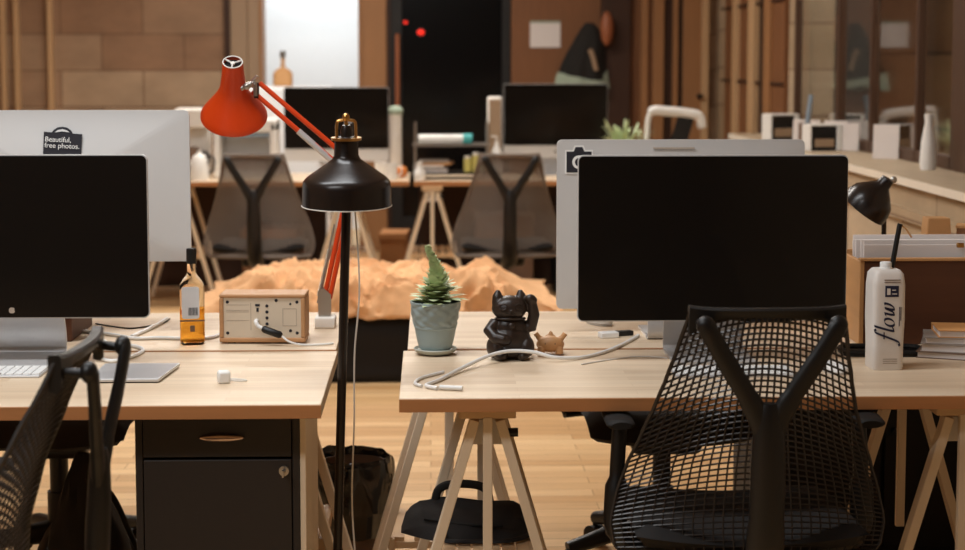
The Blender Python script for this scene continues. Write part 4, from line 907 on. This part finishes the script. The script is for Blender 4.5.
# coat, notice and signal lights on the back wall
t = thing('coat', 'dark coat with pale mint hem hanging on the back wall', 'coat', (1.15, 12.86, 1.235))
def coatf(u, v):
    a = 2 * PI * u; tab = [(0, .185), (.2, .175), (.5, .14), (.75, .105), (.9, .07), (1.0, .03)]
    r = lerp_tab(tab, v) + .016 * math.sin(a * 6 + v * 2.5) * (1 - v) + .01 * math.sin(a * 11 + 1) * (1 - v)
    return Vector((r * math.cos(a) + .05 * v - .015 * math.sin(v * 6), .5 * r * math.sin(a), .02 + .48 * v + .02 * math.sin(a * 3) * (1 - v)))
MB().grid(coatf, 48, 20, True).build('cloth', 'coat', t)
MB().grid(lambda u, v: coatf(u, v * (.20 + .08 * math.sin(2 * PI * u * 2 + 1))) + Vector((.012 * math.cos(2 * PI * u), .012 * math.sin(2 * PI * u), -.015)), 48, 8, True).build('hem', 'mint', t); MB().tube(spline([(.10, -.075, .14), (.075, -.08, .24), (.05, -.08, .30)], 5), [.018] * 11, 8, flat=.5).build('lapel', 'jamb', t)
t = thing('hat', 'brown leather hat hung beside the dark coat', 'hat', (1.33, 12.80, 1.56)); MB().ell((0, 0, .13), (.05, .045, .13)).build('crown', 'leather', t)
MB().cyl((-.02, .02, .24), (-.02, .06, .24), .008, seg=10).build('hook', 'steel', t)
t = thing('notice', 'white paper notice pinned to the brown back wall panel', 'notice', (.878, 12.976, 1.55)); MB().b2((-.115, -.004, 0), (.115, .0035, .185)).build('sheet', 'paper', t, smooth=False); MB().b2((-.115, -.008, .185), (.115, .0035, .20)).build('clip_bar', 'mint', t, smooth=False)
for (x, z_, s, lab) in ((-.068, 1.665, .028, 'larger red signal light glowing on the dark glazed door'), (-.185, 1.74, .016, 'smaller red signal light at the dark door edge')):
    t = thing('signal_light', lab, 'light', (x, 13.03, z_)); MB().ell((0, -.006, 0), (s, .012, s * .75)).build('lens', 'redlight', t); MB().cyl((0, -.004, 0), (0, .001, 0), s * 1.2).build('housing', 'black', t)

# ================================================================== THINGS ON THE STONE LEDGE
def tray(label, loc, rz, w, h):
    t = thing('picture_frame', label, 'frame', loc, rz)
    b = MB(); b.b2((-w / 2, -.05, 0), (-w / 2 + .012, .05, h)); b.b2((w / 2 - .03, -.05, 0), (w / 2, .05, h)); b.b2((-w / 2 + .012, -.05, h - .01), (w / 2 - .03, .05, h)); b.build('frame', 'white', t, smooth=False, bev=.006)
    MB().b2((-w / 2 + .012, -.045, .0), (w / 2 - .03, .03, h - .01)).build('insert', 'black', t, smooth=False); MB().b2((-w / 2 + .03, -.048, .02), (w / 2 - .045, -.044, h * .45)).build('card', 'jamb', t, smooth=False)
tray('white-edged dark box frame on the ledge, further of two', (2.02, 9.75, 1.0), R(20), .19, .15)
tray('white-edged dark box frame on the ledge, nearer of two', (2.0, 8.62, 1.0), R(12), .18, .135)
for (x, y_, w, h, rz, lab) in ((2.08, 9.35, .16, .13, -40, 'white card leaning on the ledge between the two dark frames'), (2.14, 8.93, .12, .14, -35, 'white card on the ledge just behind the nearer dark frame'), (2.13, 8.58, .10, .14, -30, 'white card standing in for a reflection below the middle window'), (2.13, 7.88, .12, .16, -28, 'largest white card, standing in for a reflection below the near window')):
    tag(MB().b2((-w / 2, -.006, 0), (w / 2, .006, h)).build('card', 'paper', None, smooth=False, bev=.001, loc=(x, y_, 1.0), rot=(R(-3), 0, R(rz))), lab, 'card')  # last two cards stand in for white reflections in the window glass
t = thing('ruler', 'tilted pale stick standing in a brown cup on the ledge', 'stick', (2.03, 9.15, 1.0)); MB().tube([(0, 0, .012), (.035, .02, .27)], .014, 4).build('blade', 'bluegrey', t); MB().lathe([(0, 0), (.035, 0), (.035, .12), (.032, .12), (.032, .006), (0, .006)], 24).build('cup', 'book_brown', t)
t = thing('vase', 'slim white vase on the ledge by the nearest window', 'vase', (2.10, 7.10, 1.0)); MB().lathe([(0, 0), (.03, 0), (.036, .03), (.03, .12), (.016, .20), (.02, .235), (.016, .235), (.012, .2), (0, .19)], 28).build('body', 'white', t)
